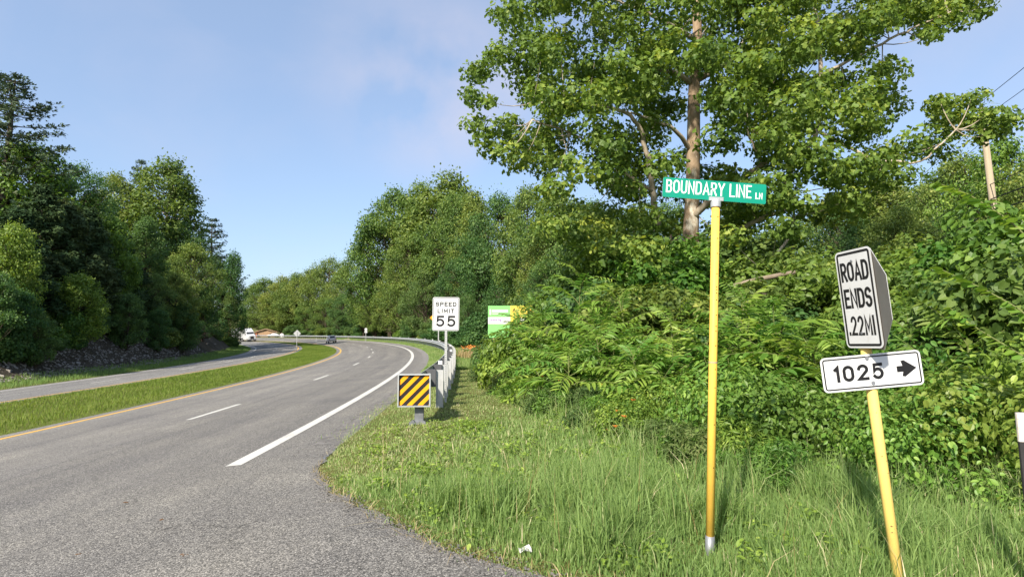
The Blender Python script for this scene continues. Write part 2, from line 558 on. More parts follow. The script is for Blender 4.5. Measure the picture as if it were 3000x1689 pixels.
# ------------------------------------------------------------------ mesh helpers
class Acc:
    def __init__(self):
        self.V, self.LT, self.LI, self.A, self.M, self.n = [], [], [], [], [], 0

    def add(self, verts, faces, var=.5, mat=0):
        verts = np.asarray(verts, float).reshape(-1, 3)
        lt = np.array([len(f) for f in faces], np.int32)
        li = np.concatenate([np.asarray(f, np.int64) for f in faces]) + self.n
        self.V.append(verts)
        self.LT.append(lt)
        self.LI.append(li)
        self.A.append(np.full(len(verts), var, np.float32))
        self.M.append(np.full(len(lt), mat, np.int32))
        self.n += len(verts)

    def many(self, tv, tf, pos, T, B, N, sc, var, mat=0):
        """copies of a template (tv, tf) with frames T, B, N"""
        m, k = len(pos), len(tv)
        if m == 0:
            return
        sc = np.broadcast_to(np.asarray(sc, float), (m,))
        v = pos[:, None, :] + sc[:, None, None] * (tv[None, :, 0, None] * T[:, None, :] + tv[None, :, 1, None] * B[:, None, :] + tv[None, :, 2, None] * N[:, None, :])
        lt0 = np.array([len(f) for f in tf], np.int32)
        li0 = np.concatenate([np.asarray(f, np.int64) for f in tf])
        li = (li0[None, :] + (np.arange(m) * k)[:, None]).ravel() + self.n
        self.V.append(v.reshape(-1, 3))
        self.LT.append(np.tile(lt0, m))
        self.LI.append(li)
        self.A.append(np.repeat(np.broadcast_to(np.asarray(var, np.float32), (m,)), k))
        self.M.append(np.full(m * len(tf), mat, np.int32))
        self.n += m * k

    def raw(self, v, lt, li, var, mat=0):
        self.V.append(v)
        self.LT.append(lt)
        self.LI.append(li + self.n)
        self.A.append(var)
        self.M.append(np.full(len(lt), mat, np.int32))
        self.n += len(v)

    def box(self, c, size, rz=0.0, mat=0, var=.5, M=None):
        sx, sy, sz = [q / 2 for q in size]
        v = np.array([(x, y, z) for x in (-sx, sx) for y in (-sy, sy) for z in (-sz, sz)])
        if rz:
            cs, sn = math.cos(rz), math.sin(rz)
            v = np.stack([v[:, 0] * cs - v[:, 1] * sn, v[:, 0] * sn + v[:, 1] * cs, v[:, 2]], 1)
        v = v + np.asarray(c, float)
        if M is not None:
            v = np.array([M @ Vector(p) for p in v])
        self.add(v, [(0, 1, 3, 2), (4, 6, 7, 5), (0, 4, 5, 1), (2, 3, 7, 6), (0, 2, 6, 4), (1, 5, 7, 3)], var, mat)

    def tube(self, pts, rad, sides=8, cap=True, var=.5, mat=0):
        pts = np.asarray(pts, float)
        k = len(pts)
        rad = np.broadcast_to(np.asarray(rad, float), (k,))
        tan = np.gradient(pts, axis=0)
        tan /= np.linalg.norm(tan, axis=1)[:, None] + 1e-9
        ref = np.array([1.0, 0, 0]) if abs(tan[0][0]) < .8 else np.array([0, 1.0, 0])
        u = np.cross(tan, ref)
        u /= np.linalg.norm(u, axis=1)[:, None] + 1e-9
        w = np.cross(tan, u)
        a = np.arange(sides) * 2 * math.pi / sides
        v = pts[:, None, :] + rad[:, None, None] * (np.cos(a)[None, :, None] * u[:, None, :] + np.sin(a)[None, :, None] * w[:, None, :])
        f = []
        for i in range(k - 1):
            for j in range(sides):
                j2 = (j + 1) % sides
                f.append((i * sides + j, i * sides + j2, (i + 1) * sides + j2, (i + 1) * sides + j))
        if cap:
            f.append(tuple(range(sides))[::-1])
            f.append(tuple((k - 1) * sides + j for j in range(sides)))
        self.add(v.reshape(-1, 3), f, var, mat)

    def prism(self, poly, y0, y1, mat=0, var=.5):
        """polygon in x,z extruded along y"""
        p = np.asarray(poly, float)
        k = len(p)
        v = np.concatenate([np.stack([p[:, 0], np.full(k, y0), p[:, 1]], 1), np.stack([p[:, 0], np.full(k, y1), p[:, 1]], 1)])
        f = [tuple(range(k)), tuple(range(2 * k - 1, k - 1, -1))]
        for i in range(k):
            j = (i + 1) % k
            f.append((i, i + k, j + k, j))
        self.add(v, f, var, mat)

    def mesh(self, name, mats, smooth=False):
        me = bpy.data.meshes.new(name)
        V = np.concatenate(self.V).astype(np.float32)
        LT = np.concatenate(self.LT)
        LI = np.concatenate(self.LI).astype(np.int32)
        me.vertices.add(len(V))
        me.vertices.foreach_set('co', V.ravel())
        me.loops.add(len(LI))
        me.loops.foreach_set('vertex_index', LI)
        me.polygons.add(len(LT))
        ls = np.zeros(len(LT), np.int32)
        ls[1:] = np.cumsum(LT)[:-1]
        me.polygons.foreach_set('loop_start', ls)
        me.polygons.foreach_set('loop_total', LT)
        if isinstance(mats, str):
            mats = [mats]
        for q in mats:
            me.materials.append(MATS[q])
        if len(mats) > 1:
            me.polygons.foreach_set('material_index', np.concatenate(self.M))
        a = me.attributes.new('var', 'FLOAT', 'POINT')
        a.data.foreach_set('value', np.concatenate(self.A))
        me.polygons.foreach_set('use_smooth', np.full(len(LT), smooth))
        me.update(calc_edges=True)
        return me

    def build(self, name, mats, parent=None, smooth=False):
        return link(name, self.mesh(name, mats, smooth), parent)


def link(name, me, parent=None, loc=None, rot=None, scl=None):
    o = bpy.data.objects.new(name, me)
    COL.objects.link(o)
    if parent is not None:
        o.parent = parent
    if loc is not None:
        o.location = loc
    if rot is not None:
        o.rotation_euler = rot
    if scl is not None:
        o.scale = scl
    return o


def tag(o, label=None, cat=None, group=None, kind=None):
    if label:
        o['label'] = label
    if cat:
        o['category'] = cat
    if group:
        o['group'] = group
    if kind:
        o['kind'] = kind
    return o


def thing(name, label, cat, loc=(0, 0, 0), rot=(0, 0, 0), group=None):
    o = link(name, None, None, [float(q) for q in loc], rot)
    o.empty_display_size = .2
    return tag(o, label, cat, group)


def unit(v):
    return v / (np.linalg.norm(v, axis=-1, keepdims=True) + 1e-9)


def frames(N, hint):
    """frame with normal N, B near hint"""
    N = unit(N)
    B = unit(hint - N * np.sum(hint * N, -1, keepdims=True))
    return np.cross(B, N), B, N


# leaf templates: base at the origin, length 1 along y
DIAMOND = (np.array([(0, 0, 0), (.30, .45, .07), (0, 1, 0), (-.30, .45, .07)]), [(0, 1, 2), (0, 2, 3)])
NARROW = (np.array([(0, 0, 0), (.15, .35, .04), (0, 1, -.05), (-.15, .35, .04)]), [(0, 1, 2), (0, 2, 3)])
HEART = (np.array([(0, 0, 0), (.34, -.10, .07), (.47, .28, .09), (.22, .70, .03), (0, 1, -.06), (-.22, .70, .03), (-.47, .28, .09), (-.34, -.10, .07)]),
         [(0, 1, 2, 3, 4), (0, 4, 5, 6, 7)])
OVAL = (np.array([(0, 0, 0), (.24, .22, .05), (.27, .55, .06), (0, 1, -.04), (-.27, .55, .06), (-.24, .22, .05)]), [(0, 1, 2, 3), (0, 3, 4, 5)])
LOBED = (np.array([(0, 0, 0), (.60, .10, .05), (.30, .36, .05), (.42, .74, .02), (0, 1.05, -.06), (-.42, .74, .02), (-.30, .36, .05), (-.60, .10, .05)]),
         [(0, 1, 2, 3, 4), (0, 4, 5, 6, 7)])
SPRAY = (np.array([(0, 0, 0), (.22, .30, .05), (.06, .62, .0), (-.20, .26, .05), (.06, .15, 0), (.52, .42, .06), (.40, .70, -.03), (-.05, .15, 0), (-.34, .72, -.02), (-.50, .40, .06)]),
         [(0, 1, 2, 3), (4, 5, 6), (7, 8, 9)])


def shell_leaves(acc, rng, centers, radii, n, tmpl, size, up=.45, rnd=.55, droop=.5, squash=.75, var_bias=0.0, mat=0, smin=.7, smax=1.25, inner=.5):
    """leaves spread over ellipsoidal clumps: most near the surface, facing out and up"""
    centers = np.asarray(centers, float)
    radii = np.asarray(radii, float)
    w = radii ** 2
    idx = rng.choice(len(centers), n, p=w / w.sum())
    d = unit(rng.normal(size=(n, 3)))
    r = inner + (1.08 - inner) * rng.random(n) ** .6
    off = d * (r * radii[idx])[:, None]
    off[:, 2] *= squash
    pos = centers[idx] + off
    N = d + np.array([0, 0, up]) + rng.normal(size=(n, 3)) * rnd
    hint = d * .6 + np.array([0, 0, -droop]) + rng.normal(size=(n, 3)) * .6
    T, B, N = frames(N, hint)
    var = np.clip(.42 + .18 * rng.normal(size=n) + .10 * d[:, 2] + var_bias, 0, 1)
    cl = rng.normal(size=len(centers)) * .10
    var = np.clip(var + cl[idx], 0, 1)
    s = size * rng.uniform(smin, smax, n)
    acc.many(tmpl[0], tmpl[1], pos, T, B, N, s, var, mat)


# ------------------------------------------------------------------ the setting: roads, verges, hillside
def strip(name, mat, s_arr, t_arr, dz=0.0, kind='structure', parent=None, zfix=None):
    S, Tt = np.meshgrid(s_arr, t_arr, indexing='ij')
    xy = st2xy(S, Tt)
    z = Hst(S, Tt, xy[..., 0], xy[..., 1]) + dz
    if zfix is not None:
        z = zfix(S, Tt, xy[..., 0], xy[..., 1], z)
    v = np.concatenate([xy, z[..., None]], -1).reshape(-1, 3)
    a, b = S.shape
    i, j = np.meshgrid(np.arange(a - 1), np.arange(b - 1), indexing='ij')
    q = (i * b + j).ravel()
    f = np.stack([q, q + b, q + b + 1, q + 1], 1)[:, ::-1]
    ac = Acc()
    ac.raw(v, np.full(len(f), 4, np.int32), f.ravel(), np.full(len(v), .5, np.float32))
    me = ac.mesh(name, mat, True)
    uvl = me.uv_layers.new(name='st')
    li = np.empty(len(me.loops), np.int32)
    me.loops.foreach_get('vertex_index', li)
    uv = np.stack([Tt.ravel(), S.ravel()], 1)[li]
    uvl.data.foreach_set('uv', uv.ravel().astype(np.float32))
    o = link(name, me, parent)
    if kind:
        o['kind'] = kind
    return o


S_ALL = np.concatenate([np.arange(-260, -20, 20), np.arange(-20, 60, 1.0), np.arange(60, 340, 4.0), np.arange(340, 760, 30)])
road = strip('main_road', 'asphalt', S_ALL, [-.75, -.3, 0, 2, 3.8, 6, 7.8, 8.4])
strip('gravel_shoulder', 'gravel', S_ALL, [-1.25, -.75])
strip('median', 'median_soil', S_ALL, [8.4, 9.2, 10.6, 11.8, 12.6, 13.4])
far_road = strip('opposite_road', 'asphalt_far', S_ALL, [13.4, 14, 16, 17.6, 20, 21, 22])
strip('far_verge', 'verge_soil', S_ALL, [22, 23, 24.6])
hill = strip('hillside', 'hill_soil', S_ALL, np.concatenate([np.arange(24.6, 42, .8), np.arange(42, 70, 3), [70, 90, 120, 200, 400, 600]]))


def ground_fix(S, Tt, x, y, z):
    under = (y < edge_y(x) + .15) & (y > -14) & (x < 40) & (S < 3)
    return np.where(under, z - .03, z)


strip('ground', 'verge_soil', S_ALL, np.concatenate([[-600, -350, -200, -120, -80, -55], np.arange(-40, -12, 3), np.arange(-12, -1.3, .45), [-1.25]]), zfix=ground_fix)

# side road: a sheet from the edge of the highway round the corner into the lane
rows = np.concatenate([np.arange(-14, 2.2, .8), np.arange(2.2, 9.3, .18)])
sv, sf = [], []
KC = 24
for y in rows:
    xl = float(st2xy(np.array((y - 8.0) / D0[1]), np.array(-.75))[0])
    xr = float(np.interp(-y, -EDGE[:, 1], EDGE[:, 0])) if y > 2.2 else 40.0
    wob = .05 * math.sin(y * 9.1) + .04 * math.sin(y * 23.7)
    xr = max(xr + (wob if y > 2.4 else 0), xl + .01)
    for k in range(KC + 1):
        f_ = (k / KC) ** 1.6
        x = xl + (xr - xl) * f_
        sv.append((x, y, Hf(x, y) + .002))
for i in range(len(rows) - 1):
    for k in range(KC):
        q = i * (KC + 1) + k
        sf.append((q, q + 1, q + KC + 2, q + KC + 1))
ac = Acc()
ac.add(sv, sf)
me = ac.mesh('side_road', 'asphalt_side', True)
uvl = me.uv_layers.new(name='st')
for lp in me.loops:
    c_ = me.vertices[lp.vertex_index].co
    uvl.data[lp.index].uv = (c_.y * .6 - 20, c_.x)
side = link('side_road', me)
side['kind'] = 'structure'


def line_strip(name, mat, parent, s0, s1, t0, w, step=1.5, dz=.004):
    n = max(2, int((s1 - s0) / step) + 1)
    return strip(name, mat, np.linspace(s0, s1, n), [t0 - w / 2, t0 + w / 2], dz, None, parent)


line_strip('edge_line', 'paint_white', road, .1, 330, .02, .22)
line_strip('edge_line', 'paint_white', road, -120, -17, .02, .22)
line_strip('edge_line', 'paint_yellow', road, -120, 330, 7.8, .18)
for k in range(-6, 24):
    line_strip('lane_dash', 'paint_white', road, 6.6 + 12.2 * k, 9.75 + 12.2 * k, 3.85, .15)
line_strip('edge_line', 'paint_white', far_road, -120, 330, 21.1, .18)
line_strip('edge_line', 'paint_yellow', far_road, -120, 330, 14.0, .18)
for k in range(-8, 24):
    line_strip('lane_dash', 'paint_white', far_road, 2 + 12.2 * k, 5.15 + 12.2 * k, 17.55, .15)


def ray_to_t(px, t, y0=12.0, y1=320.0):
    """first place along the ground track of a picture column where the distance across the road is t"""
    ys = np.arange(y0, y1, .25)
    xs = (px - CX) / F_PX * ys / math.cos(PITCH)
    tt = xy2st(xs, ys)[1]
    k = np.where(tt >= t)[0]
    if len(k) == 0:
        k = [int(np.argmax(tt))]
    return xs[k[0]], ys[k[0]]


def px_at(px, Y):
    return (px - CX) / F_PX * Y / math.cos(PITCH) * 1.0


# ------------------------------------------------------------------ plates and lettering
def rrect(w, h, r, k=5):
    pts = []
    for cx, cz, a0 in ((w / 2 - r, h / 2 - r, 0), (-w / 2 + r, h / 2 - r, 90), (-w / 2 + r, -h / 2 + r, 180), (w / 2 - r, -h / 2 + r, 270)):
        for i in range(k + 1):
            a = R(a0 + 90 * i / k)
            pts.append((cx + r * math.cos(a), cz + r * math.sin(a)))
    return pts


def ring(acc, outer, inner, y, mat=0):
    k = len(outer)
    v = [(p[0], y, p[1]) for p in outer] + [(p[0], y, p[1]) for p in inner]
    acc.add(v, [(i, (i + 1) % k, k + (i + 1) % k, k + i) for i in range(k)], .5, mat)


def arc(cx, cy, rx, ry, a0, a1, n=10):
    return [(cx + rx * math.cos(R(a0 + (a1 - a0) * i / n)), cy + ry * math.sin(R(a0 + (a1 - a0) * i / n))) for i in range(n + 1)]


# highway style letters as centre lines: width, list of (points, closed)
_o = arc(.29, .70, .29, .30, 0, 180) + arc(.29, .30, .29, .30, 180, 360)
GLYPH = {
    'O': (.58, [(_o, True)]), '0': (.54, [([(x * .93, y) for x, y in _o], True)]),
    'D': (.54, [([(0, 0), (0, 1)] + arc(.24, .68, .30, .32, 90, 0) + arc(.24, .32, .30, .32, 0, -90), True)]),
    'B': (.52, [([(0, .53), (0, 1)] + arc(.28, .77, .22, .23, 90, -90) , True), ([(0, 0), (0, .53)] + arc(.28, .27, .24, .265, 90, -90), True)]),
    'R': (.54, [([(0, 0), (0, 1)] + arc(.28, .745, .25, .255, 90, -90) + [(0, .49)], False), ([(.24, .49), (.54, 0)], False)]),
    'P': (.52, [([(0, 0), (0, 1)] + arc(.27, .735, .25, .265, 90, -90) + [(0, .47)], False)]),
    'A': (.62, [([(0, 0), (.31, 1), (.62, 0)], False), ([(.11, .30), (.51, .30)], False)]),
    'U': (.56, [([(0, 1), (0, .3)] + arc(.28, .29, .28, .29, 180, 360) + [(.56, .3), (.56, 1)], False)]),
    'N': (.56, [([(0, 0), (0, 1), (.56, 0), (.56, 1)], False)]),
    'Y': (.60, [([(0, 1), (.30, .45), (.60, 1)], False), ([(.30, .47), (.30, 0)], False)]),
    'L': (.46, [([(0, 1), (0, 0), (.46, 0)], False)]),
    'I': (.0, [([(0, 0), (0, 1)], False)]),
    'E': (.46, [([(.46, 1), (0, 1), (0, 0), (.46, 0)], False), ([(0, .52), (.38, .52)], False)]),
    'M': (.66, [([(0, 0), (0, 1), (.33, .25), (.66, 1), (.66, 0)], False)]),
    'T': (.52, [([(0, 1), (.52, 1)], False), ([(.26, 1), (.26, 0)], False)]),
    'S': (.54, [(arc(.27, .745, .26, .255, 25, 235) + arc(.27, .265, .27, .265, 60, -155), False)]),
    '5': (.56, [([(.52, 1), (.09, 1), (.05, .52)] + arc(.27, .335, .28, .335, 128, -142, 16), False)]),
    '2': (.54, [(arc(.27, .72, .265, .28, 165, -28, 12) + [(.0, .0), (.54, 0)], False)]),
    '1': (.16, [([(0, .84), (.16, 1), (.16, 0)], False)]),
    '.': (.0, [([(0, 0), (0, .05)], False)]),
    ' ': (.12, []),
}


def ribbon(acc, pts, closed, w, y):
    p = np.array(pts, float)
    keep = [0] + [i for i in range(1, len(p)) if np.hypot(*(p[i] - p[i - 1])) > 1e-5]
    p = p[keep]
    if closed and np.hypot(*(p[0] - p[-1])) < 1e-5:
        p = p[:-1]
    n = len(p)
    if not closed:                                  # square ends
        for a_, b_ in ((0, 1), (-1, -2)):
            d = p[a_] - p[b_]
            p[a_] = p[a_] + d / np.hypot(*d) * w * .5
    nxt = np.roll(p, -1, 0) - p
    prv = p - np.roll(p, 1, 0)
    if not closed:
        nxt[-1] = prv[-1]
        prv[0] = nxt[0]
    nxt = nxt / np.linalg.norm(nxt, axis=1)[:, None]
    prv = prv / np.linalg.norm(prv, axis=1)[:, None]
    n1 = np.stack([-prv[:, 1], prv[:, 0]], 1)
    n2 = np.stack([-nxt[:, 1], nxt[:, 0]], 1)
    m = n1 + n2
    m = m / (np.linalg.norm(m, axis=1)[:, None] + 1e-9)
    k = np.clip(1 / np.maximum(.35, np.sum(m * n1, 1)), 1, 2.4)
    off = m * (k * w / 2)[:, None]
    v = [(q[0], y, q[1]) for q in p + off] + [(q[0], y, q[1]) for q in p - off]
    rng_ = range(n if closed else n - 1)
    acc.add(v, [(i, (i + 1) % n, n + (i + 1) % n, n + i) for i in rng_])


def stroke_text(name, body, w, h, x, z, y, mat, parent, stroke, gap=.26):
    tot = sum(GLYPH[c][0] for c in body) + gap * (len(body) - 1)
    sx = (w - stroke) / tot
    sz = h - stroke
    ac = Acc()
    cx0 = x - w / 2 + stroke / 2
    k = 0
    for c in body:
        for pts, closed in GLYPH[c][1]:
            ribbon(ac, [(cx0 + px_ * sx, z - h / 2 + stroke / 2 + py_ * sz) for px_, py_ in pts], closed, stroke, y - .00005 * k)
            k += 1
        cx0 += (GLYPH[c][0] + gap) * sx
    return ac.build(name, mat, parent)


def text_obj(name, body, w, h, x, z, y, mat, parent, bold=.0, spacing=1.0, depth=.0008):
    cu = bpy.data.curves.new('txt', 'FONT')
    cu.body = body
    cu.size = 1
    cu.offset = bold
    cu.space_character = spacing
    cu.resolution_u = 4
    ob = bpy.data.objects.new('txt', cu)
    COL.objects.link(ob)
    bpy.context.view_layer.update()
    me = bpy.data.meshes.new_from_object(ob)
    bpy.data.objects.remove(ob)
    co = np.array([v.co for v in me.vertices])
    lo, hi = co.min(0), co.max(0)
    sx, sz = w / (hi[0] - lo[0]), h / (hi[1] - lo[1])
    mid = (lo + hi) / 2
    for v in me.vertices:
        v.co = ((v.co.x - mid[0]) * sx + x, y, (v.co.y - mid[1]) * sz + z)
    me.materials.clear()
    me.materials.append(MATS[mat])
    me.name = name
    return link(name, me, parent)


def bolt(parent, x, z, y, r=.009, mat='pole_steel', name='bolt'):
    a = Acc()
    k = 10
    pts = [(x + r * math.cos(i * 2 * math.pi / k), z + r * math.sin(i * 2 * math.pi / k)) for i in range(k)]
    a.prism(pts, y - .006, y)
    return a.build(name, mat, parent)


def plate(name, w, h, r, mat, parent, loc, rz, back='sign_back', t=.003, roll=0.0, outline=None):
    pts = outline if outline else rrect(w, h, r)
    a = Acc()
    a.prism(pts, -t / 2, t / 2, 0)
    ob = a.build(name, [mat, back, 'alu_edge'], parent)
    ob.location = loc
    ob.rotation_euler = (0, roll, rz)
    mi = np.full(len(ob.data.polygons), 2, np.int32)
    mi[0], mi[1] = 0, 1
    ob.data.polygons.foreach_set('material_index', mi)
    return ob


def border(parent, w, h, r, wid, inset, mat, y):
    a = Acc()
    ring(a, rrect(w - 2 * inset, h - 2 * inset, max(.004, r - inset)), rrect(w - 2 * inset - 2 * wid, h - 2 * inset - 2 * wid, max(.003, r - inset - wid)), y)
    return a.build('border', mat, parent)


# street name sign on a yellow pole
gx, gy = 1.392, 4.10
rt = thing('street_name_sign', 'green street name blade reading BOUNDARY LINE LN on a tall yellow pole', 'street sign', (gx, gy, Hf(gx, gy)), (0, R(2.6), 0))
a = Acc()
a.tube([(0, 0, -.25), (0, 0, .02), (0, 0, .125)], .0318, 16)
a.build('ground_sleeve', 'pole_steel', rt, True)
a = Acc()
a.tube([(0, 0, .12), (0, 0, 1.34), (0, 0, 1.35), (0, 0, 2.50)], [.0296, .0296, .0288, .0288], 20)
pole = a.build('pole', 'pole_yellow', rt, True)
a = Acc()
a.tube([(0, 0, 1.333), (0, 0, 1.345)], .0312, 20, False)
a.build('joint_band', 'stem_dry', pole)
a = Acc()
for zz in (2.40, 2.24, 2.13, 1.98, 1.885, 1.865, 1.84, 1.79, 1.68, 1.60, 1.565, 1.46, 1.29, 1.16, .9, .6):
    ang = -1.35
    c = (.0301 * math.cos(ang), .0301 * math.sin(ang))
    tx = (-math.sin(ang), math.cos(ang))
    k = 8
    v = [(c[0] + tx[0] * .0042 * math.cos(i * 2 * math.pi / k), c[1] + tx[1] * .0042 * math.cos(i * 2 * math.pi / k), zz + .0042 * math.sin(i * 2 * math.pi / k)) for i in range(k)]
    a.add(v, [tuple(range(k))])
a.build('drill_holes', 'hole_black', pole)['kind'] = 'stuff'
a = Acc()
a.tube([(0, 0, 2.475), (0, 0, 2.48), (0, 0, 2.515), (0, 0, 2.53)], [.036, .037, .037, .028], 18)
a.box((0, 0, 2.537), (.106, .022, .028))
br = a.build('bracket', 'galv', rt)
bl = plate('blade', .765, .148, .012, 'sign_green', rt, (-.012, 0, 2.600), 0, 'sign_green', .004, R(1.7))
stroke_text('lettering', 'BOUNDARY LINE', .632, .098, -.042, .010, -.0028, 'sign_letter', bl, .0106, .30)
stroke_text('lettering', 'LN', .052, .048, .330, -.016, -.0028, 'sign_letter', bl, .0070, .34)

# road ends / route / stop signs on one leaning pole
gx, gy = 2.322, 3.50
rt = thing('road_ends_sign', 'leaning pale yellow pole with ROAD ENDS .22 MI plate over a 1025 arrow plate', 'road sign', (gx, gy, Hf(gx, gy)), (R(-.6), R(-4.9), 0))
a = Acc()
a.tube([(0, 0, -.3), (0, 0, 1.0), (0, 0, 2.07)], .0305, 20)
pole = a.build('pole', 'pole_yellow_faded', rt, True)
a = Acc()
rr = random.Random(4)
for k in range(16):
    ang, zz, l_ = rr.uniform(-2.6, -.6), rr.uniform(.3, 1.25), rr.uniform(.006, .02)
    v = []
    for (da, dz) in ((0, 0), (l_ / .03, .002), (l_ / .03 * .9, .007), (.1, .005)):
        v.append((.0308 * math.cos(ang + da), .0308 * math.sin(ang + da), zz + dz))
    a.add(v, [(0, 1, 2, 3)])
a.build('rust_chips', 'mud_brown', pole)['kind'] = 'stuff'
ph = R(-83.0)
nx, ny = math.sin(ph), -math.cos(ph)
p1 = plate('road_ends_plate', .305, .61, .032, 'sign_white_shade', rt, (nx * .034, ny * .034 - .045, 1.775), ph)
border(p1, .305, .61, .032, .015, .012, 'sign_black', -.0024)
stroke_text('lettering', 'ROAD', .236, .122, 0, .172, -.0028, 'sign_black', p1, .0185, .30)
stroke_text('lettering', 'ENDS', .232, .122, 0, .004, -.0028, 'sign_black', p1, .0185, .30)
stroke_text('lettering', '.22MI', .222, .120, -.002, -.166, -.0028, 'sign_black', p1, .0160, .36)
bolt(p1, -.01, .235, -.002, .008)
bolt(p1, -.005, -.212, -.002, .008)
p1['label'] = 'grey white plate lettered ROAD ENDS .22 MI'
oc = [(.305 / math.cos(R(22.5)) * math.cos(R(22.5 + 45 * i)), .305 / math.cos(R(22.5)) * math.sin(R(22.5 + 45 * i))) for i in range(8)]
ph = R(76)
nx, ny = math.sin(ph), -math.cos(ph)
p2 = plate('stop_plate', .61, .61, 0, 'stop_red', rt, (nx * .036 - .005, ny * .036 - .045, 1.762), ph, 'sign_back', .003, 0, oc)
p2['label'] = 'octagonal plate seen from its bare grey back'
stroke_text('lettering', 'STOP', .44, .2, 0, 0, -.0028, 'sign_letter', p2, .03)
p3 = plate('route_plate', .605, .212, .028, 'sign_white', rt, (-.006, -.036, 1.325), R(-2), 'sign_back', .003, R(-.5))
border(p3, .605, .212, .028, .0085, .011, 'sign_black', -.0024)
stroke_text('lettering', '1025', .300, .098, -.080, .0, -.0028, 'sign_black', p3, .0190, .42)
a = Acc()
a.prism([(.150, -.018), (.150, .018), (.186, .018), (.178, .048), (.196, .052), (.268, 0), (.196, -.048), (.178, -.044), (.186, -.018)], -.0029, -.0024)
a.build('arrow', 'sign_black', p3)
bolt(p3, -.02, .083, -.002, .011)
bolt(p3, -.004, -.068, -.002, .011)
p3['label'] = 'bright white plate with 1025 and a black arrow'

# speed limit sign
sp = at(1307, 968, 12.9)
gz = Hf(sp[0], sp[1])
rt = thing('speed_limit_sign', 'white SPEED LIMIT 55 sign on a perforated post behind the guardrail', 'road sign', (sp[0], sp[1], gz))
zs = sp[2] - gz
a = Acc()
a.box((0, 0, zs / 2 + .1), (.052, .052, zs + .75))
post = a.build('post', 'galv_post', rt)
a = Acc()
for k in range(int(zs / .0508)):
    zz = .1 + k * .0508
    q = 8
    v = [(.0085 * math.cos(i * 2 * math.pi / q), -.0272, zz + .0085 * math.sin(i * 2 * math.pi / q)) for i in range(q)]
    a.add(v, [tuple(range(q))])
a.build('perforations', 'hole_black', post)['kind'] = 'stuff'
p = plate('sign_plate', .61, .762, .04, 'sign_white', rt, (-.006, -.032, zs + .381), R(-2), 'sign_back', .003, R(.6))
border(p, .61, .762, .04, .012, .012, 'sign_black', -.0024)
stroke_text('lettering', 'SPEED', .480, .100, 0, .222, -.003, 'sign_black', p, .0225, .34)
stroke_text('lettering', 'LIMIT', .385, .098, 0, .068, -.003, 'sign_black', p, .0225, .42)
stroke_text('lettering', '55', .455, .252, 0, -.165, -.003, 'sign_black', p, .048, .36)
bolt(p, 0, .305, -.002, .009, 'sign_black')
bolt(p, 0, -.325, -.002, .009, 'sign_black')

# marker stake at the right edge of the lane verge
gp = at(3014, 1208, 3.3)
gz = Hf(gp[0], gp[1])
rt = thing('marker_stake', 'flat steel marker stake, rust streaked white above and black below', 'marker post', (gp[0], gp[1], gz), (0, R(-1.5), R(-20)))
hz = gp[2] - gz
a = Acc()
a.prism([(-.035, 0), (-.032, -.010), (-.01, -.014), (-.008, .0), (.008, .0), (.01, -.014), (.032, -.010), (.035, 0), (.035, .006), (-.035, .006)], 0, 1)
for nm, z0, z1, mt in (('white_end', hz - .165, hz, 'rust_paint'), ('black_shaft', -.3, hz - .165, 'stake_black')):
    b_ = Acc()
    v = np.concatenate(a.V)
    b_.add(np.stack([v[:, 0], v[:, 2], z0 + v[:, 1] * (z1 - z0)], 1), [tuple(range(10)), tuple(range(19, 9, -1))] + [(i, i + 10, (i + 1) % 10 + 10, (i + 1) % 10) for i in range(10)])
    b_.build(nm, mt, rt)

# ------------------------------------------------------------------ guardrail
rt = thing('guardrail', 'galvanised W-beam guardrail with steel posts curving round the outside of the bend', 'guardrail', (0, 0, 0))
GT, GS0 = -2.28, 1.9
WPROF = [(0.0, .470), (.018, .478), (.032, .500), (.075, .528), (.083, .548), (.075, .566), (.024, .600), (.012, .625), (.024, .650), (.075, .684), (.083, .702), (.075, .722), (.032, .750), (.018, .772), (0.0, .780)]


def rail_panel(s0, s1, n):
    ss = np.linspace(s0, s1, n)
    v, k = [], len(WPROF)
    for s in ss:
        b0 = st2xy(np.array(s), np.array(GT))
        g = float(Hst(np.array(s), np.array(GT), b0[0], b0[1]))
        n_ = st2xy(np.array(s), np.array(GT + 1.0)) - b0
        for (o_, z_) in WPROF:
            v.append((b0[0] + n_[0] * o_, b0[1] + n_[1] * o_, g + z_ + .02))
        for (o_, z_) in WPROF:
            v.append((b0[0] + n_[0] * (o_ - .004), b0[1] + n_[1] * (o_ - .004), g + z_ + .02))
    f = []
    for i in range(n - 1):
        for j in range(k - 1):
            q = i * 2 * k + j
            f.append((q, q + 1, q + 2 * k + 1, q + 2 * k))
            f.append((q + k, q + 3 * k, q + 3 * k + 1, q + k + 1))
        q = i * 2 * k
        f.append((q + k - 1, q + 2 * k - 1, q + 4 * k - 1, q + 3 * k - 1))
        f.append((q, q + 2 * k, q + 3 * k, q + k))
    for q in (0, (n - 1) * 2 * k):
        for j in range(k - 1):
            f.append((q + j, q + j + k, q + j + k + 1, q + j + 1))
    ac = Acc()
    ac.add(v, f)
    return ac.build('rail_panel', 'galv', rt, False)


S_RAIL_END = 262
s = GS0
i = 0
while s < S_RAIL_END:
    rail_panel(s + .004 * (i % 2), s + 3.81, 4)
    s += 3.81
    i += 1
pa = Acc()
tk = .006
pa.box((0, -.073, .02), (.10, tk, 1.56))
pa.box((0, .073, .02), (.10, tk, 1.56))
pa.box((0, 0, .02), (tk, .14, 1.56))
PA = Acc()
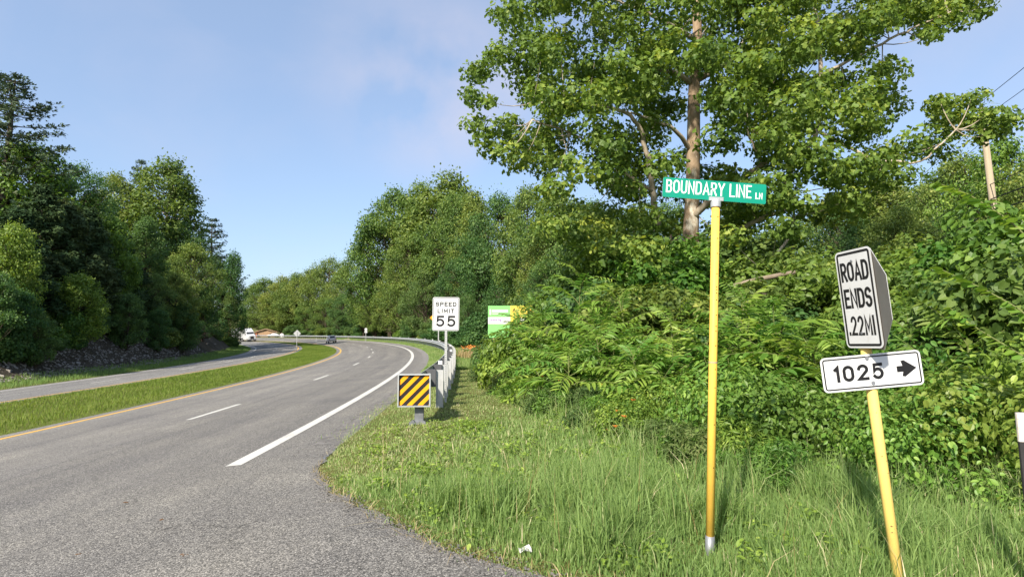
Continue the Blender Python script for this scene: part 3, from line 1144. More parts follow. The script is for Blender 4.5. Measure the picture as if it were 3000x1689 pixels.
# I-section with flanges towards the road (x across the road)
PA.box((-.073, 0, .02), (tk, .115, 1.52))
PA.box((.073, 0, .02), (tk, .115, 1.52))
PA.box((0, 0, .02), (.14, tk, 1.52))
post_me = PA.mesh('post', 'galv_post')
BA = Acc()
BA.box((0, 0, 0), (.205, .15, .356))
BA.box((0, 0, .179), (.19, .135, .006))
block_me = BA.mesh('blockout', 'blockout')
RA = Acc()
RA.box((0, 0, .045), (.02, .10, .10))
refl_me = RA.mesh('reflector', 'sign_white')
s = GS0 + 1.95
i = 0
while s < S_RAIL_END:
    b0 = st2xy(np.array(s), np.array(GT - .30))
    g = Hf(b0[0], b0[1])
    phi = TH0 + max(0, s) / RAD
    o = link('post', post_me, rt, (b0[0], b0[1], g + .01), (0, 0, phi))
    link('blockout', block_me, o, (-.184, 0, .61))
    if i % 5 == 1:
        link('reflector', refl_me, o, (-.12, 0, .785), (0, 0, R(90)))
    s += 1.905
    i += 1
# end terminal with the striped face
hp = at(1214, 1142, 9.9)
g = Hf(hp[0], hp[1])
e = link('terminal_head', None, rt, (hp[0], hp[1], g), (0, 0, R(3)))
hz = hp[2] - g
a = Acc()
W2 = .284
a.prism([(-W2, -W2), (W2, -W2), (W2, W2), (-W2, W2)], .0, .012)
for (cx_, cz_, wx, wz) in ((0, W2 - .012, 2 * W2, .024), (0, -W2 + .009, 2 * W2, .018), (-W2 + .010, 0, .02, 2 * W2), (W2 - .012, 0, .024, 2 * W2)):
    a.box((cx_, -.024, cz_), (wx - (.002 if wx > .1 else 0), .046, wz - (.05 if wz > .1 else 0)))
fr = a.build('face_frame', 'galv', e)
fr.location = (0, 0, hz)
a = Acc()
a.box((0, -.006, 0), (2 * W2 - .05, .004, 2 * W2 - .05))
bk = a.build('striped_face', 'chev_black', e)
bk.location = (0, 0, hz)
# yellow stripes clipped to the square
h_ = W2 - .028


def clip_band(c0, c1, h):
    """polygon of the square where c0 <= x - z <= c1 (stripes rise to the right)"""
    poly = [(-h, -h), (h, -h), (h, h), (-h, h)]
    for sg, c in ((1, c0), (-1, -c1)):
        out = []
        for q in range(len(poly)):
            A_, B_ = poly[q], poly[(q + 1) % len(poly)]
            da, db = sg * (A_[0] - A_[1]) - c, sg * (B_[0] - B_[1]) - c
            if da >= 0:
                out.append(A_)
            if da * db < 0:
                f_ = da / (da - db)
                out.append((A_[0] + f_ * (B_[0] - A_[0]), A_[1] + f_ * (B_[1] - A_[1])))
        poly = out
        if not poly:
            return poly
    return poly


per = 4 * h_ / 5.55
for k in range(-4, 5):
    c0 = k * per - per * .30
    pl = clip_band(c0, c0 + per * .50, h_)
    if len(pl) > 2:
        sa = Acc()
        sa.prism(pl, -.0095, -.0085)
        sa.build('stripe', 'chev_yellow', bk)
a = Acc()
a.box((.06, .55, hz + .02), (.16, .95, .36))
a.box((.06, .38, hz + .21), (.30, .5, .02))
a.box((.20, .35, hz), (.02, .55, .50))
a.build('feed_channel', 'galv', e)
a = Acc()
a.box((.075, .14, .20), (.155, .10, .62))
a.prism([(-.075, -.12), (.02, -.2), (.19, -.15), (.20, .03), (.15, .07), (.03, .0), (-.02, .075), (-.09, .02)], .02, .075)
a.build('anchor_post', 'steel_dark', e)

# ------------------------------------------------------------------ far signs, delineator
def square_diamond(h):
    return [(h, 0), (0, h), (-h, 0), (0, -h)]


q = at(870, 976, 84)
g = Hf(q[0], q[1])
rt = thing('diamond_sign', 'bare grey back of a diamond warning sign standing in the grass median', 'road sign', (q[0], q[1], g))
a = Acc()
a.box((0, .03, (q[2] - g) / 2), (.06, .05, q[2] - g + .5))
a.build('post', 'galv_post', rt)
plate('sign_plate', 1, 1, 0, 'galv', rt, (0, .065, q[2] - g), R(180) + R(8), 'galv_post', .004, 0, square_diamond(.54))

q = at(1285, 930, 55)
g = Hf(q[0], q[1])
rt = thing('warning_sign', 'amber diamond warning sign half hidden behind the speed limit sign', 'road sign', (q[0], q[1], g), (0, 0, R(6)))
a = Acc()
a.box((0, .03, (q[2] - g) / 2), (.09, .05, q[2] - g + .4))
a.build('post', 'galv_post', rt)
p = plate('sign_plate', 1, 1, 0, 'sign_amber', rt, (0, 0, q[2] - g), 0, 'sign_back', .004, 0, square_diamond(.86))
a = Acc()
ring(a, square_diamond(.82), square_diamond(.79), -.003)
a.build('border', 'sign_black', p)

q = at(1072, 964, 122)
s_, t_ = xy2st(q[0], q[1])
g = Hf(q[0], q[1])
rt = thing('route_marker', 'round white route marker with a small arrow plate below, beyond the guardrail', 'road sign', (q[0], q[1], g), (0, 0, R(8)))
a = Acc()
a.box((0, .03, (q[2] - g) / 2), (.08, .05, q[2] - g + .4))
a.build('post', 'galv_post', rt)
circ = [(.31 * math.cos(i * 2 * math.pi / 24), .31 * math.sin(i * 2 * math.pi / 24)) for i in range(24)]
p = plate('round_plate', 1, 1, 0, 'sign_white', rt, (0, 0, q[2] - g), 0, 'sign_back', .004, 0, circ)
a = Acc()
ring(a, [(x * .96, z * .96) for x, z in circ], [(x * .88, z * .88) for x, z in circ], -.003)
a.build('border', 'sign_black', p)
text_obj('lettering', '(3)', .30, .17, 0, 0, -.004, 'sign_black', p, .02)
p = plate('arrow_plate', .56, .40, .03, 'sign_white', rt, (0, 0, q[2] - g - .54), 0, 'sign_back', .004)
a = Acc()
a.prism([(-.17, -.06), (-.17, .02), (-.1, .07), (.16, .07), (.16, .02), (-.06, .01), (-.06, -.05)], -.004, -.003)
a.build('arrow', 'sign_black', p)

q = on_ground(926, 1003)
rt = thing('delineator', 'thin grey delineator stake at the tip of the median grass', 'marker post', (q[0], q[1], q[2]))
a = Acc()
a.prism([(-.05, 0), (.05, 0), (.045, 1.15), (0, 1.2), (-.045, 1.15)], -.01, .01)
a.build('stake', 'galv', rt)
a = Acc()
a.prism([(-.035, .95), (.035, .95), (.035, 1.08), (-.035, 1.08)], -.013, -.010)
a.build('reflector', 'sign_white', rt)

# billboard behind the shrubs
q = at(1430, 895, 31)
rt = thing('billboard', 'green and yellow advertising billboard half buried in sumac shrubs', 'billboard', (q[0], q[1], Hf(q[0], q[1])), (0, 0, R(-3)))
zt = q[2] - Hf(q[0], q[1])
BW, BH = 2.62, 1.75
a = Acc()
a.box((BW / 2, .03, zt - BH / 2), (BW, .04, BH))
bd = a.build('board', 'bill_white', rt)
for x_ in (.3, BW - .3):
    a = Acc()
    a.box((x_, .1, (zt - .1) / 2), (.1, .1, zt))
    a.build('post', 'stem_dry', rt)


def bpanel(x0, x1, z0, z1, mat, y=.006, name='panel'):
    a = Acc()
    a.prism([(x0, z0), (x1, z0), (x1, z1), (x0, z1)], y, .0085)
    return a.build(name, mat, bd)


bpanel(0, BW * .465, zt - .62, zt, 'bill_green')
bpanel(BW * .467, BW, zt - 1.15, zt, 'bill_yellow')
bpanel(0, BW * .465, zt - BH, zt - 1.0, 'bill_green')
bpanel(.22, 1.1, zt - .36, zt - .22, 'bill_white', .003)
bpanel(.22, .72, zt - .46, zt - .42, 'bill_white', .003)
bpanel(.08, .17, zt - .5, zt - .2, 'bill_white', .003)
text_obj('lettering', 'www.bg', .62, .15, .42, zt - .78, .003, 'bill_purple', bd, .01)
text_obj('lettering', 'Au', .34, .22, 1.5, zt - .24, .003, 'sign_black', bd, .02)
text_obj('lettering', 'n', .14, .2, BW - .15, zt - .2, .003, 'sign_black', bd, .02)
bpanel(1.75, 2.35, zt - .92, zt - .66, 'bill_white', .003)

# ------------------------------------------------------------------ vehicles (x to the right, y forward)
def loft(acc, secs, mat=0):
    """cross sections of equal point count joined in order, ends capped"""
    k = len(secs[0])
    v = np.concatenate([np.asarray(s_, float) for s_ in secs])
    f = []
    for i in range(len(secs) - 1):
        for j in range(k):
            j2 = (j + 1) % k
            f.append((i * k + j, i * k + j2, (i + 1) * k + j2, (i + 1) * k + j))
    f.append(tuple(range(k))[::-1])
    f.append(tuple((len(secs) - 1) * k + j for j in range(k)))
    acc.add(v, f, .5, mat)


def sec(y, w, z0, z1, wt, r=.08):
    """rounded body section at y: half width w at the belt, wt at the top"""
    return [(-w + r, y, z0), (-w, y, z0 + r), (-w, y, (z0 + z1) * .55), (-wt - .01, y, z1 - r), (-wt + r, y, z1), (wt - r, y, z1), (wt + .01, y, z1 - r), (w, y, (z0 + z1) * .55), (w, y, z0 + r), (w - r, y, z0)]


def wheel(parent, x, y, r, w):
    a = Acc()
    a.tube([(x - w / 2, y, r), (x - w / 2 + .03, y, r), (x + w / 2 - .03, y, r), (x + w / 2, y, r)], [r * .93, r, r, r * .93], 18)
    o = a.build('wheel', 'rubber', parent, True)
    b = Acc()
    sx = 1 if x > 0 else -1
    b.tube([(x + sx * (w / 2 - .01), y, r), (x + sx * (w / 2 + .012), y, r)], [r * .62, r * .55], 14)
    b.build('rim', 'chrome', o)
    return o


def drop_on(px, t, dz=0.0):
    x, y = ray_to_t(px, t)
    s_, t_ = xy2st(x, y)
    return float(x), float(y), Hf(x, y) + dz, TH0 + float(s_) / RAD


# silver brown estate car driving away in the left lane
q = on_ground(970, 1003.5)
xy = q[:2]
s_c, t_c = [float(v_) for v_ in xy2st(*xy)]
rt = thing('driving_car', 'dusty silver brown sport utility car driving away round the bend', 'car', (xy[0], xy[1], Hf(xy[0], xy[1]) + .005), (0, R(-4.3), TH0 + s_c / RAD))
a = Acc()
loft(a, [sec(-2.25, .80, .48, .86, .74), sec(-2.15, .88, .34, 1.02, .82), sec(-1.2, .90, .30, 1.06, .84), sec(1.0, .90, .30, 1.04, .82), sec(2.0, .86, .34, .92, .76), sec(2.22, .74, .42, .78, .66)])
a.build('body', 'car_body', rt, False)
a = Acc()
loft(a, [sec(-2.10, .80, .98, 1.02, .78, .02), sec(-1.86, .80, .98, 1.64, .60, .05), sec(-1.0, .81, .98, 1.72, .63, .05), sec(.1, .81, .98, 1.70, .62, .05), sec(.55, .80, .98, 1.52, .60, .05), sec(1.15, .78, .98, 1.02, .72, .02)])
cabin = a.build('cabin', 'car_body', rt, False)
a = Acc()
a.add([(-.60, -2.07, 1.10), (.60, -2.07, 1.10), (.52, -1.905, 1.54), (-.52, -1.905, 1.54)], [(0, 1, 2, 3)])
a.build('rear_window', 'car_glass', cabin)
for sx in (-1, 1):
    a = Acc()
    a.add([(sx * .812, -1.7, 1.12), (sx * .815, .6, 1.12), (sx * .70, .25, 1.5), (sx * .695, -1.65, 1.54)], [(0, 1, 2, 3)])
    a.build('side_window', 'car_glass', cabin)
    a = Acc()
    a.box((sx * .73, -2.235, .84), (.15, .05, .3))
    a.build('tail_light', 'tail_red', rt)
    a = Acc()
    a.box((sx * .98, .75, 1.08), (.16, .1, .14))
    a.build('mirror', 'stake_black', rt)
    a = Acc()
    a.tube([(sx * .56, -1.6, 1.77), (sx * .56, -.9, 1.80), (sx * .56, .1, 1.76)], .025, 6)
    a.build('roof_rail', 'stake_black', rt)
    wheel(rt, sx * .80, -1.38, .35, .24)
    wheel(rt, sx * .80, 1.38, .35, .24)
a = Acc()
a.box((0, -2.26, .52), (1.62, .12, .2))
a.build('bumper', 'chrome', rt)
a = Acc()
a.box((0, -2.265, .88), (.5, .03, .16))
a.build('licence_plate', 'sign_white', rt)

# white articulated lorry coming towards us on the opposite carriageway
q = on_ground(729, 999.5)
xy = q[:2]
s_c, t_c = [float(v_) for v_ in xy2st(*xy)]
rt = thing('white_truck', 'white tractor truck with box trailer coming out of the bend past dark trees', 'truck', (xy[0], xy[1], Hf(xy[0], xy[1]) + .01), (0, R(4.0), TH0 + s_c / RAD + math.pi))
a = Acc()
loft(a, [sec(3.9, 1.05, .62, 1.75, .95), sec(3.6, 1.15, .55, 2.0, 1.0), sec(2.2, 1.18, .55, 2.2, 1.1), sec(1.8, 1.18, .55, 2.3, 1.15)])
a.build('hood', 'truck_white', rt)
a = Acc()
loft(a, [sec(2.0, 1.18, .6, 2.3, 1.14), sec(1.5, 1.2, .6, 2.9, 1.1), sec(1.1, 1.22, .6, 3.15, 1.15), sec(-1.2, 1.24, .6, 3.95, 1.2), sec(-1.5, 1.24, .6, 3.98, 1.2)])
cb = a.build('cab', 'truck_white', rt)
a = Acc()
a.add([(-1.02, 1.99, 2.27), (1.02, 1.99, 2.27), (.98, 1.50, 2.86), (-.98, 1.50, 2.86)], [(0, 1, 2, 3)])
w_ = a.build('windscreen', 'car_glass', cb)
w_.location = (0, .03, .02)
a = Acc()
a.box((0, 3.92, 1.2), (.95, .05, .8))
a.build('grille', 'stake_black', rt)
a = Acc()
a.box((0, 3.85, .55), (2.3, .3, .36))
a.build('bumper', 'blockout', rt)
a = Acc()
a.box((0, 4.01, .6), (.34, .02, .16))
a.build('licence_plate', 'sign_white', rt)
a = Acc()
a.box((0, -8.9, 2.55), (2.55, 14.2, 2.9))
a.build('trailer', 'truck_white', rt)
for sx in (-1, 1):
    a = Acc()
    a.box((sx * 1.42, 1.75, 2.35), (.2, .12, .65))
    a.box((sx * 1.27, 1.78, 2.4), (.2, .04, .04))
    a.build('mirror', 'stake_black', rt)
    a = Acc()
    a.box((sx * .93, 3.72, 1.25), (.25, .3, .28))
    a.build('headlight', 'chrome', rt)
    for yy in (2.9, -2.6, -3.9, -13.4, -14.7):
        wheel(rt, sx * 1.05, yy, .5, .3)

# ------------------------------------------------------------------ house with a gable towards the road, and what stands beside it
hx, hy = at(778, 985, 222)[:2]
hz = Hf(hx, hy) - .1
rt = thing('brick_house', 'low tan house with a wide gable and red porch front beyond the guardrail', 'house', (hx, hy, hz), (0, 0, R(20)))
a = Acc()
a.prism([(-3.4, 0), (3.4, 0), (3.4, 2.1), (0, 3.1), (-3.4, 2.1)], 0, 9)
a.build('wall', 'house_brick', rt)
a = Acc()
a.prism([(-4.3, 1.85), (0, 3.13), (4.3, 1.85), (4.3, 2.02), (0, 3.32), (-4.3, 2.02)], -.5, 9.4)
rf = a.build('roof', 'house_roof', rt)
a = Acc()
a.prism([(-4.3, 1.83), (0, 3.11), (4.3, 1.83), (4.3, 2.04), (0, 3.34), (-4.3, 2.04)], -.56, -.502)
a.build('fascia', 'house_trim', rf)
for k in range(9):
    a = Acc()
    a.box((-3.0 + k * .75, -.012, 1.1), (.03, .02, 2.1))
    a.build('batten', 'house_trim', rt)
a = Acc()
a.box((-4.2, -.6, .75), (2.3, 1.6, 1.5))
a.build('porch_wall', 'house_red', rt)
a = Acc()
a.box((-3.9, -1.42, .95), (.7, .03, .7))
a.build('window', 'car_glass', rt)
a = Acc()
a.box((1.9, -.03, 1.1), (.9, .04, .8))
a.build('window', 'car_glass', rt)
q = at(800, 990, 216)
rt = thing('parked_car', 'cream coloured car parked on the gravel beside the tan house', 'car', (q[0], q[1], Hf(q[0], q[1])), (0, 0, R(105)))
a = Acc()
loft(a, [sec(-2.2, .8, .4, .85, .7), sec(-1.6, .86, .3, 1.0, .8), sec(1.2, .86, .3, .98, .8), sec(2.2, .8, .4, .8, .7)])
a.build('body', 'bill_white', rt)
a = Acc()
loft(a, [sec(-1.8, .8, .95, 1.0, .7, .02), sec(-1.0, .8, .95, 1.45, .6, .04), sec(.2, .8, .95, 1.45, .6, .04), sec(1.0, .8, .95, 1.0, .7, .02)])
a.build('cabin', 'bill_white', rt)
for sx in (-1, 1):
    wheel(rt, sx * .76, -1.3, .33, .22)
    wheel(rt, sx * .76, 1.3, .33, .22)
q = at(825, 987, 214)
rt = thing('white_shed', 'small white shed with a shallow gable roof among the far trees', 'shed', (q[0], q[1], Hf(q[0], q[1])))
a = Acc()
a.prism([(-.7, 0), (.7, 0), (.7, 1.2), (0, 1.6), (-.7, 1.2)], 0, 2)
a.build('wall', 'bill_white', rt)
a = Acc()
a.prism([(-.85, 1.12), (0, 1.62), (.85, 1.12), (.85, 1.2), (0, 1.7), (-.85, 1.2)], -.15, 2.15)
a.build('roof', 'house_roof', rt)

# ------------------------------------------------------------------ utility poles and wires
WD = unit(np.array([.41, 1.0]))
pA = np.array([19.75, 22.4])
pB = pA - WD * 40
pC = pA + WD * 46


def utility_pole(p, h, lean, label):
    g = Hf(p[0], p[1])
    rt = thing('utility_pole', label, 'utility pole', (p[0], p[1], g), (0, lean, 0), 'utility poles along the lane')
    a = Acc()
    a.tube([(0, 0, -.5), (0, 0, h * .5), (0, 0, h)], [.145, .13, .105], 14)
    a.build('pole', 'bark_pole', rt, True)
    a = Acc()
    a.box((0, -.14, h - .7), (2.2, .1, .12), math.atan2(WD[1], WD[0]) - math.pi / 2)
    a.build('crossarm', 'bark_pole', rt)
    for q in (-1, 0, 1):
        a = Acc()
        a.tube([(q * .95, -.14, h - .66), (q * .95, -.14, h - .5)], [.05, .03], 8)
        a.build('insulator', 'alu_edge', rt)
    a = Acc()
    a.tube([(-.14, -.05, h * .45), (-.22, -.1, h * .5), (-.14, -.05, h * .62)], .03, 6)
    a.build('cable_riser', 'stake_black', rt)
    return g + h


zA = utility_pole(pA, 10.2, R(-3), 'weathered wooden utility pole rising among the trees right of the sycamore')
zB = utility_pole(pB, 10.4, 0, 'wooden utility pole standing beside the side road, behind the signs')
zC = utility_pole(pC, 10.6, 0, 'distant wooden utility pole hidden among far trees uphill')


def wire(p0, p1, sag, r=.011):
    pts = []
    for k in range(15):
        u = k / 14
        p = p0 * (1 - u) + p1 * u
        p = p.copy()
        p[2] -= sag * 4 * u * (1 - u)
        pts.append(p)
    a = Acc()
    a.tube(pts, r, 5, False)
    o = a.build('overhead_wire', 'wire_black')
    return o


WN = np.array([WD[1], -WD[0]])
topA = np.array([pA[0] - .53, pA[1]])
for k, (off, dz, r_) in enumerate(((-.95, -.5, .011), (0, -.45, .011), (.95, -.5, .011), (.1, -3.2, .016), (.1, -3.8, .022), (.1, -4.3, .022), (.1, -4.8, .026))):
    for (qa, za, qb, zb) in ((pB, zB, topA, zA), (topA, zA, pC, zC)):
        o = wire(np.array([*(qa + WN * off), za + dz]), np.array([*(qb + WN * off), zb + dz]), .6, r_)
        tag(o, ('thin power line strung between the crossarms of the wooden poles' if k < 3 else 'thick black cable strung between the wooden poles below the crossarms'), 'wire',
            'power lines on the poles' if k < 3 else 'black cables on the poles')


# ------------------------------------------------------------------ trees
def bezier(p0, p1, p2, n=6):
    u = np.linspace(0, 1, n)[:, None]
    return p0 * (1 - u) ** 2 + 2 * p1 * u * (1 - u) + p2 * u ** 2


def gen_deciduous(seed, h=14.0, base=.22, wid=.33, n_cl=125, n_leaf=16000, leaf=.27, tmpl=DIAMOND, shape='oval', cl_r=(.50, 1.20)):
    """returns (trunk mesh data, crown mesh data) of a tree h metres high"""
    rng = np.random.default_rng(seed)
    tr, cr = Acc(), Acc()
    lean = rng.normal(size=2) * .03 * h
    n = 8
    zz = np.linspace(-.3, h * .9, n)
    u = zz / h
    px_ = lean[0] * u ** 2 + np.cumsum(rng.normal(size=n)) * .05
    py_ = lean[1] * u ** 2 + np.cumsum(rng.normal(size=n)) * .05
    tp = np.stack([px_, py_, zz], 1)
    tr.tube(tp, np.interp(u, [-.05, 0, .1, 1], [.026 * h, .019 * h, .0145 * h, .002 * h]), 9)
    cen, rad = [], []
    tries = 0
    lump = rng.normal(size=(6,)) * .22
    while len(cen) < n_cl and tries < 8000:
        tries += 1
        v = rng.random()
        z = base + (1 - base) * v
        if shape == 'oval':
            prof = math.sin(math.pi * min(1, (v * .88 + .10))) ** .75
        elif shape == 'cone':
            prof = (1 - v) ** .8 * .95 + .05
        else:
            prof = (.55 + .45 * v) * (1 - max(0, v - .65) / .35) ** .6
        az = rng.uniform(0, 2 * math.pi)
        prof *= 1 + lump[int(az / (2 * math.pi) * 6) % 6] + .12 * math.sin(az * 3 + v * 7)
        rr_ = wid * h * prof * (1 - .55 * rng.random() ** 2.2)
        c = np.array([math.cos(az) * rr_, math.sin(az) * rr_, z * h])
        r_ = rng.uniform(*cl_r) * h / 14
        if cen and min(np.linalg.norm(np.array(cen) - c, axis=1)) < r_ * .55:
            continue
        tx = np.interp(c[2], tp[:, 2], tp[:, 0])
        ty = np.interp(c[2], tp[:, 2], tp[:, 1])
        c[0] += tx
        c[1] += ty
        cen.append(c)
        rad.append(r_)
    for c, r_ in zip(cen, rad):
        z0 = max(base * h * .6, c[2] - np.hypot(c[0], c[1]) * rng.uniform(.5, 1.0) - .3)
        p0 = np.array([np.interp(z0, tp[:, 2], tp[:, 0]), np.interp(z0, tp[:, 2], tp[:, 1]), z0])
        mid = (p0 + c) / 2 + np.array([0, 0, -.08 * h * rng.random()])
        tr.tube(bezier(p0, mid, c, 5), np.linspace(.0045 * h, .0012 * h, 5), 5, False)
    shell_leaves(cr, rng, cen, rad, n_leaf, tmpl, leaf, up=.5, rnd=.55, squash=.72, inner=.45)
    # loose twigs that break the outline
    k = n_leaf // 7
    idx = rng.integers(0, len(cen), k)
    d = unit(rng.normal(size=(k, 3)) + np.array([0, 0, .35]))
    pos = np.array(cen)[idx] + d * (np.array(rad)[idx] * rng.uniform(1.0, 1.6, k))[:, None] * np.array([1, 1, .85])
    T, B, N = frames(rng.normal(size=(k, 3)) + np.array([0, 0, .5]), d + rng.normal(size=(k, 3)) * .5)
    cr.many(tmpl[0], tmpl[1], pos, T, B, N, leaf * rng.uniform(.6, 1.1, k), np.clip(.55 + .2 * rng.normal(size=k), 0, 1))
    return tr, cr


def gen_cedar(seed, h=10.0, wid=.24, n=9000):
    rng = np.random.default_rng(seed)
    tr, cr = Acc(), Acc()
    tr.tube([(0, 0, -.3), (0, 0, h * .5), (.1, 0, h * .97)], [.016 * h, .011 * h, .002 * h], 8)
    cen, rad = [], []
    for k in range(95):
        v = rng.random() ** 1.25
        z = h * (.05 + .93 * v)
        rr_ = wid * h * (1 - v) ** .75 * rng.uniform(.35, 1.05) + .1
        az = rng.uniform(0, 2 * math.pi)
        c = np.array([math.cos(az) * rr_, math.sin(az) * rr_, z + rr_ * .25])
        cen.append(c)
        rad.append(rng.uniform(.4, .75) * (1.2 - .5 * v) * h / 10)
        tr.tube([(0, 0, max(.3, z - rr_ * .35)), c], [.03, .01], 4, False)
    shell_leaves(cr, rng, cen, rad, n, SPRAY, .34, up=.7, rnd=.5, droop=-.25, squash=.85, inner=.3)
    return tr, cr


def gen_pine(seed, h=16.0, n_per=46, gap=.5):
    rng = np.random.default_rng(seed)
    tr, cr = Acc(), Acc()
    tr.tube([(0, 0, -.3), (.1, 0, h * .5), (0, .1, h)], [.02 * h, .013 * h, .002 * h], 9)
    z = h * .28
    while z < h * .985:
        v = z / h
        L = (h * .30) * (1 - v) ** .62 * rng.uniform(.75, 1.1) + .35
        nb = rng.integers(4, 7)
        a0 = rng.uniform(0, 6.28)
        for b in range(nb):
            az = a0 + b * 2 * math.pi / nb + rng.normal() * .2
            l_ = L * rng.uniform(.6, 1.1)
            d = np.array([math.cos(az), math.sin(az), 0])
            p0 = np.array([0, 0, z])
            p2 = p0 + d * l_ + np.array([0, 0, l_ * rng.uniform(.12, .42)])
            p1 = p0 + d * l_ * .55 + np.array([0, 0, -l_ * .02])
            cv = bezier(p0, p1, p2, 6)
            tr.tube(cv, np.linspace(.05, .012, 6), 4, False)
            m = int(n_per * (.5 + l_ / 3))
            u = rng.uniform(.32, 1.05, m)
            base_ = p0 * ((1 - u) ** 2)[:, None] + 2 * p1 * (u * (1 - u))[:, None] + p2 * (u ** 2)[:, None]
            side = rng.normal(size=(m, 3)) * np.array([.16, .16, .07]) * (1 + l_ * .10) * (1.3 - u * .6)[:, None]
            pos = base_ + side
            hint = d * .7 + np.array([0, 0, .45]) + unit(side) * .7 + rng.normal(size=(m, 3)) * .3
            T, B, N = frames(rng.normal(size=(m, 3)) + np.array([0, 0, .6]), hint)
            cr.many(SPRAY[0] * np.array([.75, 1, 1]), SPRAY[1], pos, T, B, N, .36 * rng.uniform(.7, 1.2, m), np.clip(.45 + .2 * rng.normal(size=m), 0, 1))
        z += h * .045 * rng.uniform(.8, 1.25)
    return tr, cr


def finish(pair, tmat, lmat, name):
    return pair[0].mesh(name + '_trunk', tmat, True), pair[1].mesh(name + '_crown', lmat)


TREE = {}
for nm, sd, kw, lm in (
        ('broad_a', 11, dict(), 'leaf_broad'),
        ('broad_b', 12, dict(wid=.38, n_cl=135, base=.16, n_leaf=17000), 'leaf_broad'),
        ('broad_c', 13, dict(wid=.27, shape='cone', base=.10, n_leaf=13000), 'leaf_deep'),
        ('broad_d', 14, dict(wid=.36, shape='vase', base=.18, n_leaf=14000), 'leaf_deep'),
        ('tulip', 15, dict(wid=.25, shape='oval', base=.12, n_leaf=17000, leaf=.29), 'leaf_tulip'),
        ('bright', 16, dict(wid=.40, shape='vase', base=.10, n_leaf=11000, leaf=.26, h=9.0, n_cl=85, cl_r=(.65, 1.4)), 'leaf_vine')):
    TREE[nm] = finish(gen_deciduous(sd, **kw), 'bark_dark' if nm != 'tulip' else 'bark_pale', lm, nm) + (kw.get('h', 14.0),)
TREE['cedar_a'] = finish(gen_cedar(21), 'bark_dark', 'leaf_cedar', 'cedar_a') + (10.0,)
TREE['cedar_b'] = finish(gen_cedar(22, wid=.30), 'bark_dark', 'leaf_cedar', 'cedar_b') + (10.0,)
TREE['pine_a'] = finish(gen_pine(31), 'bark_dark', 'leaf_pine', 'pine_a') + (16.0,)
TREE['pine_b'] = finish(gen_pine(32, n_per=38), 'bark_dark', 'leaf_pine', 'pine_b') + (16.0,)

prng = random.Random(77)


def plant(kind, x, y, top, name, label, cat='tree', group=None, wide=1.0, sink=.15, leafmat=None):
    """a tree of a given kind whose top reaches the height top"""
    tm, cm, h0 = TREE[kind]
    g = Hf(x, y) - sink
    k = max(.15, (top - g) / (h0 * (1.03 if 'pine' not in kind else 1.0)))
    rt = thing(name, label, cat, (x, y, g), (0, 0, prng.uniform(0, 6.28)), group)
    kw = k * wide * prng.uniform(.94, 1.06)
    rt.scale = (kw, kw, k)
    link('trunk', tm, rt)
    c = link('crown', cm, rt)
    if leafmat:
        c.material_slots[0].link = 'OBJECT'
        c.material_slots[0].material = MATS[leafmat]
    return rt


RANKED = []


def plant_px(kind, px, top_px, Y, name, label, group=None, wide=1.0, leafmat=None):
    q = at(px, top_px, Y)
    o = plant(kind, q[0], q[1], q[2], name, label, 'tree', group, wide, .15, leafmat)
    RANKED.append((o, px, top_px, leafmat or kind))
    return o


HILL = []


def plant_hill(kind, px, top_px, t, name, label, group=None, wide=1.0, leafmat=None):
    x, y = ray_to_t(px, t)
    q = at(px, top_px, y)
    o = plant(kind, x, y, q[2], name, label, 'tree', group, wide, .15, leafmat)
    if group:
        HILL.append((o, px, top_px, name))
    return o


